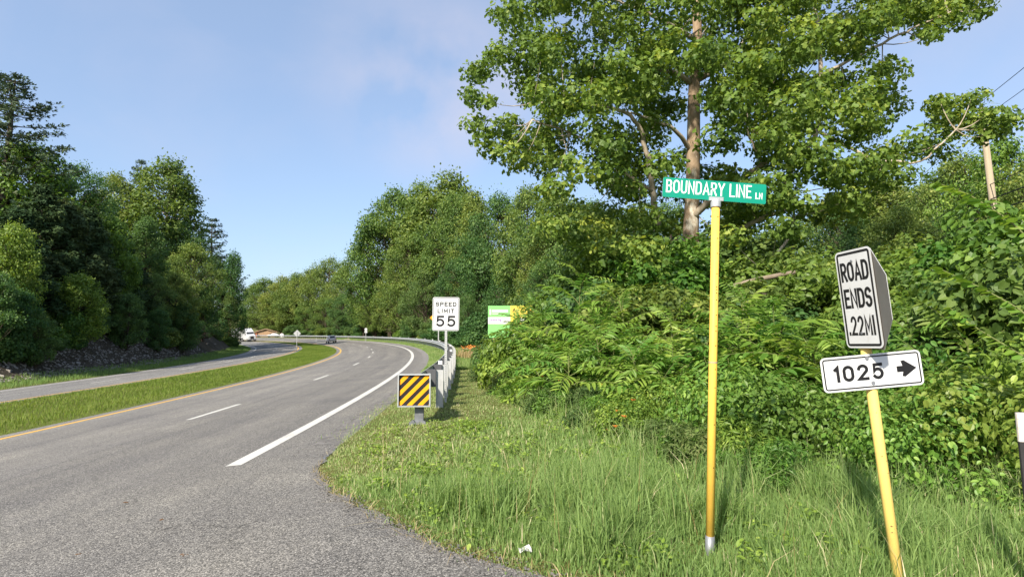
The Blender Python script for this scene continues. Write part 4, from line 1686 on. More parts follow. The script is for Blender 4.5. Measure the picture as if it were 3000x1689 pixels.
# wooded hillside on the left: kind, picture column, picture row of the top, distance across the road
GH = 'trees on the wooded hillside left of the road'
L_CEDAR = 'dark cedar on the shaded hillside above the shale bank'
L_BROAD = 'leafy green tree on the wooded hillside left of the road'
L_SMALL = 'low bright green sapling leaning out over the shale bank'
for kind, px, top, t, name, label, wide in (
        ('pine_a', -5, 225, 38, 'white_pine', 'tall feathery white pine at the top of the left hillside', 1.35),
        ('pine_b', 615, 640, 33, 'white_pine', 'sparse dark pine poking above the trees near the bend', 1.1),
        ('pine_b', 395, 470, 44, 'white_pine', 'slender pine behind the tall yellow green tulip tree', .7),
        ('tulip', 470, 470, 36, 'tulip_tree', 'tall yellow green tree highest on the skyline of the left woods', 1.12),
        ('bright', 65, 425, 37, 'maple_tree', 'bright green maple below the tall white pine', .9),
        ('broad_d', 205, 475, 37, 'oak_tree', 'dark rounded oak on the skyline beside the tall white pine', .8),
        ('broad_a', 315, 505, 43, 'poplar_tree', 'pale thin tree left of the tall yellow green tree', .75),
        ('bright', 300, 630, 31, 'maple_tree', 'yellow green maple bough halfway up the dark cedars', .75),
        ('bright', 360, 740, 30, 'maple_tree', 'fresh green maple right of the dark cedars', .7),
        ('broad_c', 662, 735, 29.0, 'broadleaf_tree', 'pointed dark tree at the very end of the left woods by the bend', .72),
        ('broad_a', 625, 745, 30.5, 'broadleaf_tree', L_BROAD, .8),
        ('broad_b', 565, 715, 29.5, 'broadleaf_tree', L_BROAD, .85),
        ('broad_a', 520, 800, 27.5, 'broadleaf_tree', L_BROAD, .95),
        ('broad_d', 455, 800, 28.5, 'broadleaf_tree', L_BROAD, .85),
        ('broad_c', 600, 830, 27.6, 'broadleaf_tree', L_BROAD, .9),
        ('broad_c', 668, 850, 28.0, 'broadleaf_tree', L_BROAD, .8),
        ('broad_c', 420, 640, 33, 'broadleaf_tree', L_BROAD, 1.0),
        ('broad_d', 520, 640, 33, 'broadleaf_tree', L_BROAD, .9),
        ('broad_a', 250, 560, 36, 'broadleaf_tree', L_BROAD, .9),
        ('broad_d', 130, 520, 38, 'broadleaf_tree', L_BROAD, .8),
        ('cedar_a', 110, 530, 32, 'cedar_tree', L_CEDAR, 1.25),
        ('cedar_b', 175, 560, 31.5, 'cedar_tree', L_CEDAR, 1.1),
        ('cedar_a', 250, 600, 31, 'cedar_tree', L_CEDAR, 1.2),
        ('cedar_b', 330, 640, 31.5, 'cedar_tree', L_CEDAR, 1.1),
        ('cedar_a', 40, 600, 30.5, 'cedar_tree', L_CEDAR, 1.3),
        ('cedar_b', 400, 760, 30, 'cedar_tree', L_CEDAR, 1.1),
        ('cedar_a', 290, 730, 29.5, 'cedar_tree', L_CEDAR, 1.3),
        ('cedar_b', 150, 740, 30, 'cedar_tree', L_CEDAR, 1.2),
        ('cedar_a', -60, 560, 33, 'cedar_tree', L_CEDAR, 1.3),
        ('cedar_b', 480, 830, 29, 'cedar_tree', L_CEDAR, 1.2),
        ('bright', 30, 660, 28.6, 'sapling', L_SMALL, .75),
        ('bright', 235, 805, 27.6, 'sapling', L_SMALL, .95),
        ('bright', 60, 850, 26.8, 'sapling', L_SMALL, .8),
        ('bright', 380, 860, 27.0, 'sapling', L_SMALL, .8),
        ('bright', 470, 905, 26.6, 'sapling', L_SMALL, .9),
        ('bright', -20, 800, 27.2, 'sapling', L_SMALL, .9),
        ('bright', 545, 885, 26.4, 'sapling', L_SMALL, .9),
        ('bright', 120, 920, 26.2, 'sapling', L_SMALL, .8)):
    lm = 'leaf_deep' if name == 'sapling' and px not in (235, 30) else None
    plant_hill(kind, px, top, t, name, label, GH if label in (L_BROAD, L_CEDAR, L_SMALL) else None, wide, lm)
# the wood goes on over the hill and back past the camera
for k in range(26):
    s_ = prng.uniform(-45, 200)
    t_ = prng.uniform(38, 62) if s_ > 5 else prng.uniform(30, 55)
    xy = st2xy(np.array(s_), np.array(t_))
    g = Hf(xy[0], xy[1])
    kind = prng.choice(['broad_a', 'broad_b', 'broad_d', 'cedar_b', 'broad_c'])
    cap = g + prng.uniform(8, 11)
    if s_ > 5:                                    # stay below the skyline that the photograph shows
        pxx = CX + F_PX * xy[0] / xy[1]
        sky = np.interp(pxx, [-400, 0, 100, 250, 420, 560, 640, 720], [300, 400, 480, 520, 560, 680, 780, 900])
        cap = min(cap, at(pxx, sky, xy[1])[2])
        if cap - g < 3:
            continue
    plant(kind, xy[0], xy[1], cap, 'broadleaf_tree' if 'broad' in kind else 'cedar_tree', 'tree of the wood that goes on over the hilltop above the left road', 'tree', 'trees over the hilltop')

# the wood round the outside of the bend
GB = 'tall trees round the outside of the bend'
L_FAR = 'sunlit yellow green tree in the distant wood beyond the bend'
L_MID = 'tall spreading tree in the sunlit wood behind the guardrail'
for kind, px, top, Y, wide, lm in (
        ('broad_a', 735, 835, 262, 1.0, 'leaf_tulip'), ('broad_b', 775, 815, 250, 1.0, 'leaf_tulip'), ('tulip', 830, 812, 240, 1.3, None), ('broad_b', 880, 800, 226, .9, 'leaf_tulip'),
        ('broad_a', 925, 790, 214, 1.0, 'leaf_tulip'), ('broad_d', 965, 752, 205, .9, 'leaf_tulip'), ('broad_b', 1000, 780, 190, .8, None), ('broad_a', 850, 850, 222, 1.2, 'leaf_tulip'),
        ('broad_b', 800, 862, 236, 1.2, 'leaf_tulip'), ('broad_a', 905, 880, 205, 1.1, None), ('broad_b', 955, 870, 186, 1.0, None), ('broad_d', 1005, 860, 172, 1.0, None)):
    plant_px(kind, px, top, Y, 'broadleaf_tree', L_FAR, GB, wide, lm)
for kind, px, top, Y, wide, lm in (
        ('broad_b', 1105, 645, 136, .75, None), ('broad_a', 1150, 560, 130, .85, None), ('broad_d', 1235, 530, 126, .8, 'leaf_broad'), ('tulip', 1310, 515, 122, 1.1, None),
        ('broad_b', 1345, 560, 112, .7, None), ('broad_a', 1290, 640, 104, .8, None), ('broad_b', 1200, 690, 112, .7, None), ('broad_d', 1150, 800, 122, .8, 'leaf_broad'),
        ('broad_a', 1070, 790, 142, .9, None), ('broad_b', 1250, 780, 100, .7, 'leaf_deep'), ('broad_a', 1100, 870, 130, 1.0, None), ('broad_d', 1210, 870, 104, 1.0, 'leaf_deep'),
        ('broad_c', 1420, 560, 84, .8, 'leaf_broad'), ('broad_b', 1480, 570, 76, .7, 'leaf_deep'), ('broad_d', 1395, 690, 74, .7, 'leaf_deep'), ('broad_a', 1545, 545, 66, .8, 'leaf_broad'),
        ('broad_d', 1530, 690, 56, .75, 'leaf_deep'), ('broad_b', 1620, 640, 52, .8, 'leaf_broad'), ('broad_a', 1330, 760, 80, .8, 'leaf_deep'), ('broad_c', 1460, 780, 60, .9, 'leaf_deep'),
        ('broad_b', 1590, 760, 46, .8, 'leaf_deep'), ('broad_d', 1370, 860, 62, .9, 'leaf_deep'), ('broad_a', 1690, 690, 44, .9, 'leaf_broad')):
    plant_px(kind, px, top, Y, 'broadleaf_tree', L_MID, GB, wide, lm)
GU = 'undergrowth along the outside of the bend'
L_UNDER = 'dense green undergrowth bush under the tall trees behind the far guardrail'
U_LIST = []
for k in range(46):
    s_ = 34 + 235 * (k + prng.random() * .6) / 46
    u_t = prng.uniform(-10.5, -5.0)
    u_xy = st2xy(np.array(s_), np.array(u_t))
    u_px = CX + F_PX * u_xy[0] / u_xy[1]
    if 715 < u_px < 850:                          # the house and its yard stand open to the road here
        continue
    U_LIST.append((s_, u_t, prng.uniform(2.2, 5.0)))
GR = 'trees on the rising ground to the right'
L_RIGHT = 'leafy tree on the rising ground behind the sycamore'
for kind, px, top, Y, wide, lm in (
        ('broad_b', 1850, 700, 48, .9, 'leaf_deep'), ('broad_a', 2050, 690, 52, .9, 'leaf_deep'), ('broad_b', 2250, 700, 50, 1.0, 'leaf_deep'), ('broad_d', 2430, 580, 60, .9, 'leaf_broad'),
        ('tulip', 2560, 530, 70, 1.2, None), ('broad_b', 2650, 540, 75, 1.0, 'leaf_tulip'), ('broad_a', 2740, 510, 66, 1.0, 'leaf_broad'), ('broad_b', 2840, 450, 46, .8, 'leaf_broad'),
        ('broad_a', 2975, 400, 30, .8, 'leaf_vine'), ('broad_d', 3060, 430, 24, .8, 'leaf_broad'), ('broad_b', 2780, 600, 40, .8, 'leaf_broad'), ('broad_d', 2480, 600, 34, .8, 'leaf_deep'), ('broad_b', 2600, 610, 30, .8, 'leaf_broad'), ('broad_a', 1760, 590, 40, .9, 'leaf_deep'), ('broad_b', 1660, 560, 54, .9, 'leaf_broad'), ('broad_d', 1870, 590, 46, .9, 'leaf_broad'), ('broad_b', 1960, 600, 42, .9, 'leaf_deep'), ('broad_a', 2140, 620, 44, .9, 'leaf_broad'), ('broad_b', 2300, 640, 38, .9, 'leaf_deep')):
    plant_px(kind, px, top, Y, 'broadleaf_tree', L_RIGHT, GR, wide, lm)
for k in range(14):                               # further wood to the right and behind, outside the picture
    x = prng.uniform(26, 70)
    y = prng.uniform(-25, 60)
    if x < 30 + y * .9:
        x += 25
    plant(prng.choice(['broad_a', 'broad_b', 'broad_d']), x, y, Hf(x, y) + prng.uniform(10, 15), 'broadleaf_tree', L_RIGHT, 'tree', GR)

# ------------------------------------------------------------------ the great sycamore
rng = np.random.default_rng(5)
SYX, SYY = at(2030, 700, 19.6)[:2]
SYG = Hf(SYX, SYY)
syc = thing('sycamore_tree', 'huge sycamore with mottled pale trunk and lobed leaves towering behind the street sign', 'tree', (SYX, SYY, SYG))
sroot = np.array([SYX, SYY, SYG])


def loc_px(px, py, Y):
    return at(px, py, Y) - sroot


a = Acc()
tpts = [np.array([0, 0, -.3])] + [loc_px(px, py, 19.6) for px, py in ((2026, 850), (2024, 680), (2030, 520), (2032, 380), (2034, 240), (2044, 120), (2040, 0), (2050, -140))]
a.tube(tpts, [.42, .31, .27, .24, .225, .20, .17, .14, .08], 16)
a.build('trunk', 'bark_sycamore', syc, True)
LIMBS = [
    ([(2024, 640, 19.6), (2110, 560, 18.6), (2190, 512, 18.0), (2262, 465, 17.6)], .13, .085),
    ([(2024, 720, 19.6), (2130, 690, 18.2), (2220, 645, 17.6), (2330, 600, 17.2)], .10, .05),
    ([(2030, 245, 19.6), (1990, 215, 19.2), (1920, 200, 18.6), (1800, 190, 18.0)], .10, .03),
    ([(2025, 440, 19.6), (1985, 390, 19.0), (1940, 360, 18.6), (1850, 330, 18.2)], .09, .03),
    ([(1930, 660, 18.8), (1912, 560, 18.4), (1903, 480, 18.2), (1880, 385, 18.0), (1838, 325, 17.6), (1700, 302, 17.0), (1560, 300, 16.6)], .11, .035),
    ([(1912, 560, 18.4), (1820, 500, 18.0), (1700, 400, 17.4), (1560, 350, 16.8)], .06, .02),
    ([(2270, 590, 18.6), (2330, 480, 18.4), (2398, 385, 18.2), (2408, 220, 18.2), (2396, 80, 18.4), (2370, -60, 18.6)], .10, .05),
    ([(2034, 240, 19.6), (2140, 180, 20.2), (2220, 60, 20.6), (2300, -60, 21)], .12, .05),
    ([(2408, 220, 18.2), (2560, 140, 18.0), (2680, 80, 17.8), (2800, 30, 17.6)], .06, .02),
    ([(2398, 385, 18.2), (2560, 470, 17.8), (2700, 480, 17.4), (2800, 380, 17.2)], .06, .02),
    ([(2044, 120, 19.6), (1900, 40, 19.0), (1760, -20, 18.4)], .09, .03),
    ([(2020, 610, 19.6), (2000, 560, 19.3), (1985, 520, 19.2)], .05, .03),
    ([(2230, 470, 17.9), (2195, 400, 17.6), (2188, 330, 17.4)], .045, .02),
    ([(2240, 790, 16.6), (2320, 690, 16.8), (2330, 560, 17.2)], .05, .03),
]
ends = []
for pts, r0, r1 in LIMBS:
    P = np.array([loc_px(*q) for q in pts])
    # smooth the polyline and wander a little
    u = np.linspace(0, len(P) - 1, 4 * len(P))
    Q = np.stack([np.interp(u, np.arange(len(P)), P[:, k]) for k in range(3)], 1)
    Q[1:-1] = (Q[:-2] + Q[1:-1] * 2 + Q[2:]) / 4 + rng.normal(size=(len(Q) - 2, 3)) * .02
    a = Acc()
    a.tube(Q, np.linspace(r0, r1, len(Q)), 10)
    a.build('limb', 'bark_pale', syc, True)
    ends.append(Q)
CROWN = np.array([(1500, -180), (1470, 40), (1440, 190), (1330, 215), (1345, 300), (1400, 320), (1350, 400), (1420, 440), (1520, 490), (1590, 540), (1560, 640), (1700, 760), (1900, 740), (2010, 660), (2100, 700),
                  (2300, 720), (2450, 680), (2560, 560), (2700, 490), (2800, 440), (2880, 420), (2965, 340), (2880, 305), (2830, 245), (2760, 270), (2720, 340), (2620, 335), (2640, 210), (2590, 170),
                  (2640, 110), (2780, 95), (2920, 50), (2930, -100), (2300, -420), (1900, -420)], float)


def in_poly(p, poly):
    x, y = p
    c = False
    j = len(poly) - 1
    for i in range(len(poly)):
        if (poly[i][1] > y) != (poly[j][1] > y) and x < (poly[j][0] - poly[i][0]) * (y - poly[i][1]) / (poly[j][1] - poly[i][1]) + poly[i][0]:
            c = not c
        j = i
    return c


cen, rad = [], []
tries = 0
seed_pts = np.concatenate(ends)
while len(cen) < 520 and tries < 60000:
    tries += 1
    px, py = rng.uniform(1320, 2980), rng.uniform(-420, 770)
    if not in_poly((px, py), CROWN):
        continue
    # the crown is a dome round the trunk: deep in the middle, thin at its tips
    dx = (px - 2080) / 800
    depth = 4.6 * math.sqrt(max(.06, 1 - dx * dx))
    Y = 18.6 + rng.uniform(-1, 1) * depth
    if abs(px - 2033) < 62 and 200 < py < 680 and Y < 20.0:      # the trunk stands clear
        continue
    if 2060 < px < 2290 and 440 < py < 690 and Y < 18.4 and rng.random() < .6:   # and so do the broken lower limbs
        continue
    if 1870 < px < 1940 and 330 < py < 640 and Y < 18.2 and rng.random() < .7:
        continue
    r_ = rng.uniform(.42, .86)
    edge_d = min(np.hypot(CROWN[:, 0] - px, CROWN[:, 1] - py))
    if edge_d < 60:
        r_ *= .7
    c = loc_px(px, py, Y)
    if cen and min(np.linalg.norm(np.array(cen) - c, axis=1)) < .50:
        continue
    cen.append(c)
    rad.append(r_)
for px, py in ((2892, 330), (2925, 345), (2950, 352), (2910, 385), (2880, 398), (2935, 375)):
    cen.append(loc_px(px, py, 17.2 + rng.uniform(-.5, .5)))
    rad.append(rng.uniform(.38, .5))
cen, rad = np.array(cen), np.array(rad)
a = Acc()
shell_leaves(a, rng, cen, rad, 112000, LOBED, .130, up=.35, rnd=.6, droop=.55, squash=.62, inner=.25, smin=.45, smax=1.3)
a.build('crown', 'leaf_sycamore', syc)
tw = Acc()
for c in cen[::2]:
    d = np.linalg.norm(seed_pts - c, axis=1)
    p = seed_pts[int(np.argmin(d))]
    if d.min() < 2.4:
        tw.tube(bezier(p, (p + c) / 2 + np.array([0, 0, -.25]), c, 5), np.linspace(.020, .006, 5), 5, False)
o = tw.build('twigs', 'bark_pale', syc)
o['kind'] = 'stuff'

# ------------------------------------------------------------------ vines, shrubs and weeds on the right
def gen_mound(seed, w, d, h, n_l, n_leaf, tmpl, size, droop=.8, up=.25, lump=(.28, .55)):
    rng = np.random.default_rng(seed)
    ac = Acc()
    cen, rad = [], []
    for k in range(n_l):
        az = rng.uniform(0, 6.283)
        el = rng.random() ** .9
        r_ = rng.random() ** .45
        c = np.array([math.cos(az) * w * r_ * math.sqrt(1 - el * el * .75), math.sin(az) * d * r_ * math.sqrt(1 - el * el * .75), .12 * h + h * .80 * el])
        cen.append(c)
        rad.append(rng.uniform(*lump))
    shell_leaves(ac, rng, cen, rad, n_leaf, tmpl, size, up=up, rnd=.42, droop=droop, squash=.85, inner=.55, smin=.6, smax=1.2)
    st = Acc()
    for k in range(7):
        c = cen[rng.integers(0, len(cen))]
        b_ = np.array([rng.normal() * w * .25, rng.normal() * d * .25, -.15])
        st.tube(bezier(b_, np.array([b_[0], b_[1], c[2] * .7]), c, 6), np.linspace(.022, .007, 6), 5, False)
    return ac, st


MOUND = {}
for nm, args, lm in (
        ('vine_a', (41, 1.3, 1.1, 2.0, 56, 12000, HEART, .080, .8, .25, (.18, .42)), 'leaf_vine'),
        ('vine_b', (42, 1.2, 1.1, 2.6, 64, 13000, HEART, .080, .8, .25, (.18, .42)), 'leaf_vine'),
        ('vine_c', (43, 1.0, .9, 1.3, 20, 4200, HEART, .12), 'leaf_vine'),
        ('oval_a', (44, .95, .85, 1.3, 22, 4200, OVAL, .085), 'leaf_yellow'),
        ('oval_b', (45, .85, .8, 1.0, 18, 3400, OVAL, .070), 'leaf_sumac'),
        ('weed_a', (46, .62, .55, .55, 46, 3600, OVAL, .042, .1, .6, (.05, .15)), 'leaf_weed'),
        ('weed_b', (47, .55, .50, .80, 46, 3600, NARROW, .085, .0, .5, (.05, .16)), 'leaf_weed')):
    ac, st = gen_mound(*args)
    MOUND[nm] = (ac.mesh(nm + '_foliage', lm), st.mesh(nm + '_stem', 'stem_green'), args[3])


def mound(kind, x, y, top, name, label, group=None, wide=1.0, leafmat=None, sink=.12):
    fm, sm, h0 = MOUND[kind]
    g = Hf(x, y) - sink
    k = max(.3, (top - g) / (h0 * 1.12))
    rt = thing(name, label, 'shrub', (x, y, g), (0, 0, prng.uniform(0, 6.28)), group)
    kk = (k * .5 + .5) * wide
    rt.scale = (kk, kk * prng.uniform(.9, 1.1), k)
    f = link('foliage', fm, rt)
    if leafmat:
        f.material_slots[0].link = 'OBJECT'
        f.material_slots[0].material = MATS[leafmat]
    link('stem', sm, rt)
    return rt


def mound_px(kind, px, top, Y, *a_, **k_):
    q = at(px, top, Y)
    return mound(kind, q[0], q[1], q[2], *a_, **k_)


GV = 'vine draped shrubs under the sycamore'
VINES = []
L_VINE = 'dense tangle of heart leaved vines draped under the sycamore'
for kind, px, top, Y, wide, lm in (
        ('vine_b', 1700, 760, 21, 1.5, None), ('vine_b', 1820, 650, 19, 1.6, None), ('vine_a', 1780, 800, 16.5, 1.5, None), ('vine_b', 1930, 690, 17.5, 1.5, None), ('vine_b', 1985, 640, 18.3, 1.3, None),
        ('vine_a', 1900, 800, 15, 1.4, None), ('vine_b', 2060, 700, 18.6, 1.4, None), ('vine_b', 2170, 640, 19, 1.5, 'leaf_deep'), ('vine_a', 2150, 900, 14.5, 1.3, 'leaf_deep'),
        ('vine_b', 2290, 690, 16, 1.5, None), ('vine_b', 2400, 690, 13, 1.3, None), ('vine_a', 2350, 760, 11.5, 1.3, None), ('vine_b', 2470, 720, 10.5, 1.2, None), ('vine_a', 2560, 800, 9.3, 1.1, None),
        ('vine_b', 2680, 760, 10.5, 1.2, None), ('vine_b', 2760, 690, 11.5, 1.3, None), ('vine_b', 2850, 620, 10.5, 1.3, None), ('vine_b', 2930, 560, 10.0, 1.2, 'leaf_yellow'), ('vine_b', 3010, 520, 8.6, 1.1, None),
        ('vine_a', 2840, 780, 8.2, 1.1, None), ('vine_b', 2950, 720, 7.2, 1.0, None), ('vine_a', 2700, 880, 8.2, 1.1, None), ('vine_a', 3080, 640, 6.6, 1.1, None), ('vine_a', 2230, 850, 11, 1.2, None),
        ('vine_b', 1680, 800, 28, 1.5, 'leaf_deep'), ('vine_a', 1620, 850, 36, 1.7, 'leaf_deep'), ('vine_b', 2560, 690, 15, 1.4, None), ('vine_b', 2650, 660, 17, 1.4, 'leaf_broad')):
    VINES.append((mound_px(kind, px, top, Y, 'vine_shrub', L_VINE, GV, wide=wide, leafmat=lm or prng.choice([None, None, 'leaf_sumac', 'leaf_broad', 'leaf_yellow', 'leaf_deep'])), px, top))
mound_px('vine_c', 1478, 995, 15.8, 'vine_bush', 'dark bush of big heart shaped leaves where the grass verge narrows', None, wide=.82, leafmat='leaf_vine')
mound_px('vine_c', 1425, 1010, 24, 'vine_bush', 'small leafy bush beside the gravel path behind the guardrail', None, wide=.8, leafmat='leaf_deep')
L_BANK = 'leafy green undergrowth spilling down the shale bank under the cedars'
for k in range(64):
    px = -60 + 760 * (k % 32 + prng.random()) / 32
    t_ = prng.uniform(26.6, 29.0) if k < 32 else prng.uniform(29, 33)
    if k < 32 and prng.random() < .5:
        continue
    x, y = ray_to_t(px, t_)
    mound(prng.choice(['vine_a', 'vine_b', 'vine_c']), x, y, Hf(x, y) + prng.uniform(1.2, 2.8), 'bank_bush', L_BANK, 'undergrowth on the shale bank', wide=prng.uniform(1.0, 1.7), leafmat=prng.choice(['leaf_deep', 'leaf_deep', 'leaf_broad', 'leaf_vine']))
for s_, t_, h_ in U_LIST:
    xy = st2xy(np.array(s_), np.array(t_))
    mound(prng.choice(['vine_a', 'vine_b']), xy[0], xy[1], Hf(xy[0], xy[1]) + h_, 'understory_bush', L_UNDER, GU, wide=prng.uniform(1.5, 2.2), leafmat=prng.choice(['leaf_deep', 'leaf_broad', 'leaf_deep']))
GO = 'broad leaved brush along the edge of the grass'
for kind, px, top, Y, lm, lab in (
        ('oval_a', 2290, 1090, 6.6, 'leaf_yellow', 'yellow green leafy sapling beside the yellow street sign pole'),
        ('oval_b', 2150, 1080, 7.2, None, 'green leafy bush just right of the yellow street sign pole'),
        ('oval_a', 2440, 1130, 6.2, None, 'light green bush below the 1025 plate'),
        ('oval_b', 2560, 1190, 5.6, 'leaf_sumac', 'low green bush behind the leaning pale yellow pole'),
        ('oval_a', 2900, 1080, 5.2, 'leaf_yellow', 'bright lime green bush beside the rusty marker stake'),
        ('oval_b', 2760, 1130, 5.6, 'leaf_sumac', 'dark leafy bush between the leaning pole and the marker stake'),
        ('oval_a', 2980, 960, 5.8, 'leaf_sumac', 'tall leafy bush standing behind the marker stake'),
        ('oval_b', 2680, 1010, 6.8, 'leaf_vine', 'leafy bush right of the 1025 arrow plate'),
        ('oval_b', 1990, 1120, 8.4, 'leaf_vine', 'small green bush at the foot of the sumac thicket'),
        ('oval_b', 1860, 1170, 8.6, 'leaf_vine', 'low green bush with daylilies in front of it'),
        ('oval_b', 1690, 1190, 10.4, 'leaf_vine', 'low creeping bush at the dead stems beside the grass')):
    mound_px(kind, px, top, Y, 'leafy_bush', lab, GO, wide=.9, leafmat=lm)
GW = 'low weeds along the brush edge'
L_WEED = 'low fine leaved weed clump where the grass meets the brush'
bu = np.linspace(0, 1, 34)
for k in range(46):
    u = prng.random() ** .8
    y = 4.7 + (23 - 4.7) * (1 - u) ** 1.6
    x = float(np.interp(-y, -BRUSH[:, 1], BRUSH[:, 0])) + prng.uniform(-.15, .9)
    if x > 2.6 and prng.random() < .6:
        continue
    if y < 4.9:
        x += prng.uniform(0, 3)
    g = Hf(x, y)
    mound(prng.choice(['weed_a', 'weed_b']), x, y, g + prng.uniform(.3, .75), 'weed_clump', L_WEED, GW, prng.uniform(.7, 1.2), prng.choice([None, 'leaf_sumac', 'leaf_vine', None]))


# tree-of-heaven shrubs: each long feathered leaf is a part of its own
def frond_mesh(seed, n_pair=12, L=1.0, arch=.25, droop=.55):
    rng = np.random.default_rng(seed)
    ac = Acc()
    u = np.linspace(0, 1, 8)
    f = lambda q: np.stack([.05 * np.sin(q * 3 + seed) * q, L * q * (1 - .10 * q), L * (arch * q - droop * q * q)], -1)
    ac.tube(f(u), np.linspace(.0075, .002, 8), 4, False, .8, 1)
    LT = (np.array([(0, 0, 0), (.13, .22, .03), (.11, .62, .02), (0, 1, -.10), (-.11, .62, .02), (-.13, .22, .03)]), [(0, 1, 2, 3), (0, 3, 4, 5)])
    q = np.linspace(.17, .97, n_pair)
    pos = f(q)
    tan = unit(np.gradient(pos, axis=0))
    for sg in (-1, 1):
        side = np.cross(tan, np.array([0, 0, 1.0]))
        side = unit(side) * sg
        hint = side + tan * rng.uniform(.25, .55, n_pair)[:, None] + np.array([0, 0, -.35]) + rng.normal(size=(n_pair, 3)) * .12
        N = np.cross(side, tan) * -sg
        N = np.where(N[:, 2:3] < 0, -N, N) + side * .25 + rng.normal(size=(n_pair, 3)) * .18
        T, B, N = frames(N, hint)
        ln = .245 * L * (1 - .55 * np.abs(q - .45) ** 1.3) * rng.uniform(.88, 1.1, n_pair)
        ac.many(LT[0], LT[1], pos, T, B, N, ln, np.clip(.45 + .16 * rng.normal(size=n_pair) + .12 * q, 0, 1), 0)
    T, B, N = frames(np.array([[0, .3, 1.0]]), tan[-1:])
    ac.many(LT[0], LT[1], pos[-1:], T, B, N, .13 * L, .6, 0)
    return ac.mesh('frond', ['leaf_sumac', 'stem_green'])


FRONDS = [frond_mesh(k, n, 1.0, a_, d_) for k, (n, a_, d_) in enumerate(((10, .22, .50), (11, .30, .75), (9, .12, .35), (11, .35, .95), (10, .05, .45), (9, .25, .30)))]


def sumac(px, top, Y, n_st, n_fr, label, name='sumac_shrub', spread=.6, fl=(.85, 1.30), leafmat=None, group=None):
    q = at(px, top, Y)
    g = Hf(q[0], q[1]) - .05
    hh = q[2] - g
    rt = thing(name, label, 'shrub', (q[0], q[1], g), (0, 0, 0), group)
    rs = random.Random(int(px * 7 + top))
    st = Acc()
    for k in range(n_st):
        hk = hh * (1 if k == 0 else rs.uniform(.55, .92))
        bx, by = (0, 0) if k == 0 else (rs.uniform(-1, 1) * spread, rs.uniform(-1, 1) * spread)
        tx, ty = bx + rs.uniform(-.22, .22), by + rs.uniform(-.22, .22)
        hs = hk - .22
        p0, p2 = np.array([bx * .7, by * .7, -.1]), np.array([tx, ty, hs])
        p1 = np.array([bx, by, hs * .6])
        st.tube(bezier(p0, p1, p2, 7), np.linspace(.020, .010, 7), 6, False)
        az = rs.uniform(0, 6.28)
        for j in range(n_fr):
            v = j / max(1, n_fr - 1)                       # 0 at the tip
            u_ = 1 - v * .72
            p = p0 * (1 - u_) ** 2 + 2 * p1 * u_ * (1 - u_) + p2 * u_ ** 2
            az += 2.4 + rs.uniform(-.3, .3)
            el = R(62 - 60 * v ** .7 + rs.uniform(-12, 12))
            sc_ = rs.uniform(*fl) * (.62 + .5 * min(1, v * 2.2))
            o = link('leaf', FRONDS[rs.randrange(len(FRONDS))], rt, (float(p[0]), float(p[1]), float(p[2])), (el, rs.uniform(-.3, .3), az), (sc_, sc_, sc_))
            if leafmat:
                o.material_slots[0].link = 'OBJECT'
                o.material_slots[0].material = MATS[leafmat]
    st.build('stem', 'stem_green', rt)
    return rt


SU = 'feathery leaved sumac shrubs along the brush edge'
sumac(1690, 800, 13.4, 4, 17, 'tallest feathery sumac shrub with long drooping leaves in the thicket', spread=.8)
sumac(1840, 850, 12.6, 4, 14, 'feathery sumac shrub next to the tallest sumac, nearer the yellow pole', spread=.8)
sumac(1610, 900, 14.6, 4, 13, 'feathery sumac shrub in front of the green and yellow billboard', spread=.8)
sumac(1570, 872, 19.5, 4, 13, 'feathery sumac shrub hiding the right edge of the billboard', spread=.7)
sumac(1505, 948, 21, 4, 13, 'yellow green sumac shrub hiding the foot of the billboard', spread=.8, leafmat='leaf_yellow')
sumac(1950, 905, 11.0, 4, 14, 'bright feathery shrub just left of the yellow street sign pole', spread=.75, leafmat='leaf_sumac')
sumac(2050, 960, 9.6, 4, 13, 'dark feathery shrub behind the yellow street sign pole', spread=.7)
sumac(2150, 850, 9.8, 4, 14, 'feathery shrub with a leafy crown right behind the yellow street sign pole', spread=.7)
sumac(2290, 890, 9.0, 4, 13, 'feathery shrub between the yellow street sign pole and the ROAD ENDS plate', spread=.7)
sumac(2400, 960, 8.0, 3, 13, 'feathery shrub left of the 1025 arrow plate', spread=.6)
sumac(2700, 900, 7.4, 3, 12, 'feathery shrub right of the ROAD ENDS plate', spread=.6)
sumac(2820, 960, 6.6, 3, 12, 'pale feathery shrub right of the leaning yellow pole', spread=.5, leafmat='leaf_yellow')
sumac(1760, 960, 11.6, 4, 14, 'low feathery sumac shrub leaning out over the daylilies', spread=.8)
sumac(1880, 1010, 9.8, 4, 13, 'low feathery shrub near the foot of the yellow street sign pole', spread=.7)
sumac(1650, 1000, 13.0, 4, 13, 'low feathery shrub beside the dark heart leaved bush', spread=.7)
sumac(1570, 960, 17, 4, 12, 'yellowish feathery shrub behind the dark heart leaved bush', spread=.7, leafmat='leaf_yellow')

# arching branches with big round leaves reaching in from the right
def round_leaf(seed):
    ac = Acc()
    k = 10
    pts = [(.34 * math.sin(i * 2 * math.pi / k) * (1 if i else 1), .5 - .5 * math.cos(i * 2 * math.pi / k), .05 * abs(math.sin(i * 2 * math.pi / k)) + .03 * math.sin(seed + i)) for i in range(k)]
    h_ = k // 2
    ac.add(pts, [tuple(range(0, h_ + 1)), tuple([0] + list(range(h_, k)))], .35 + .15 * seed)
    return ac.mesh('leaf', 'leaf_sumac')


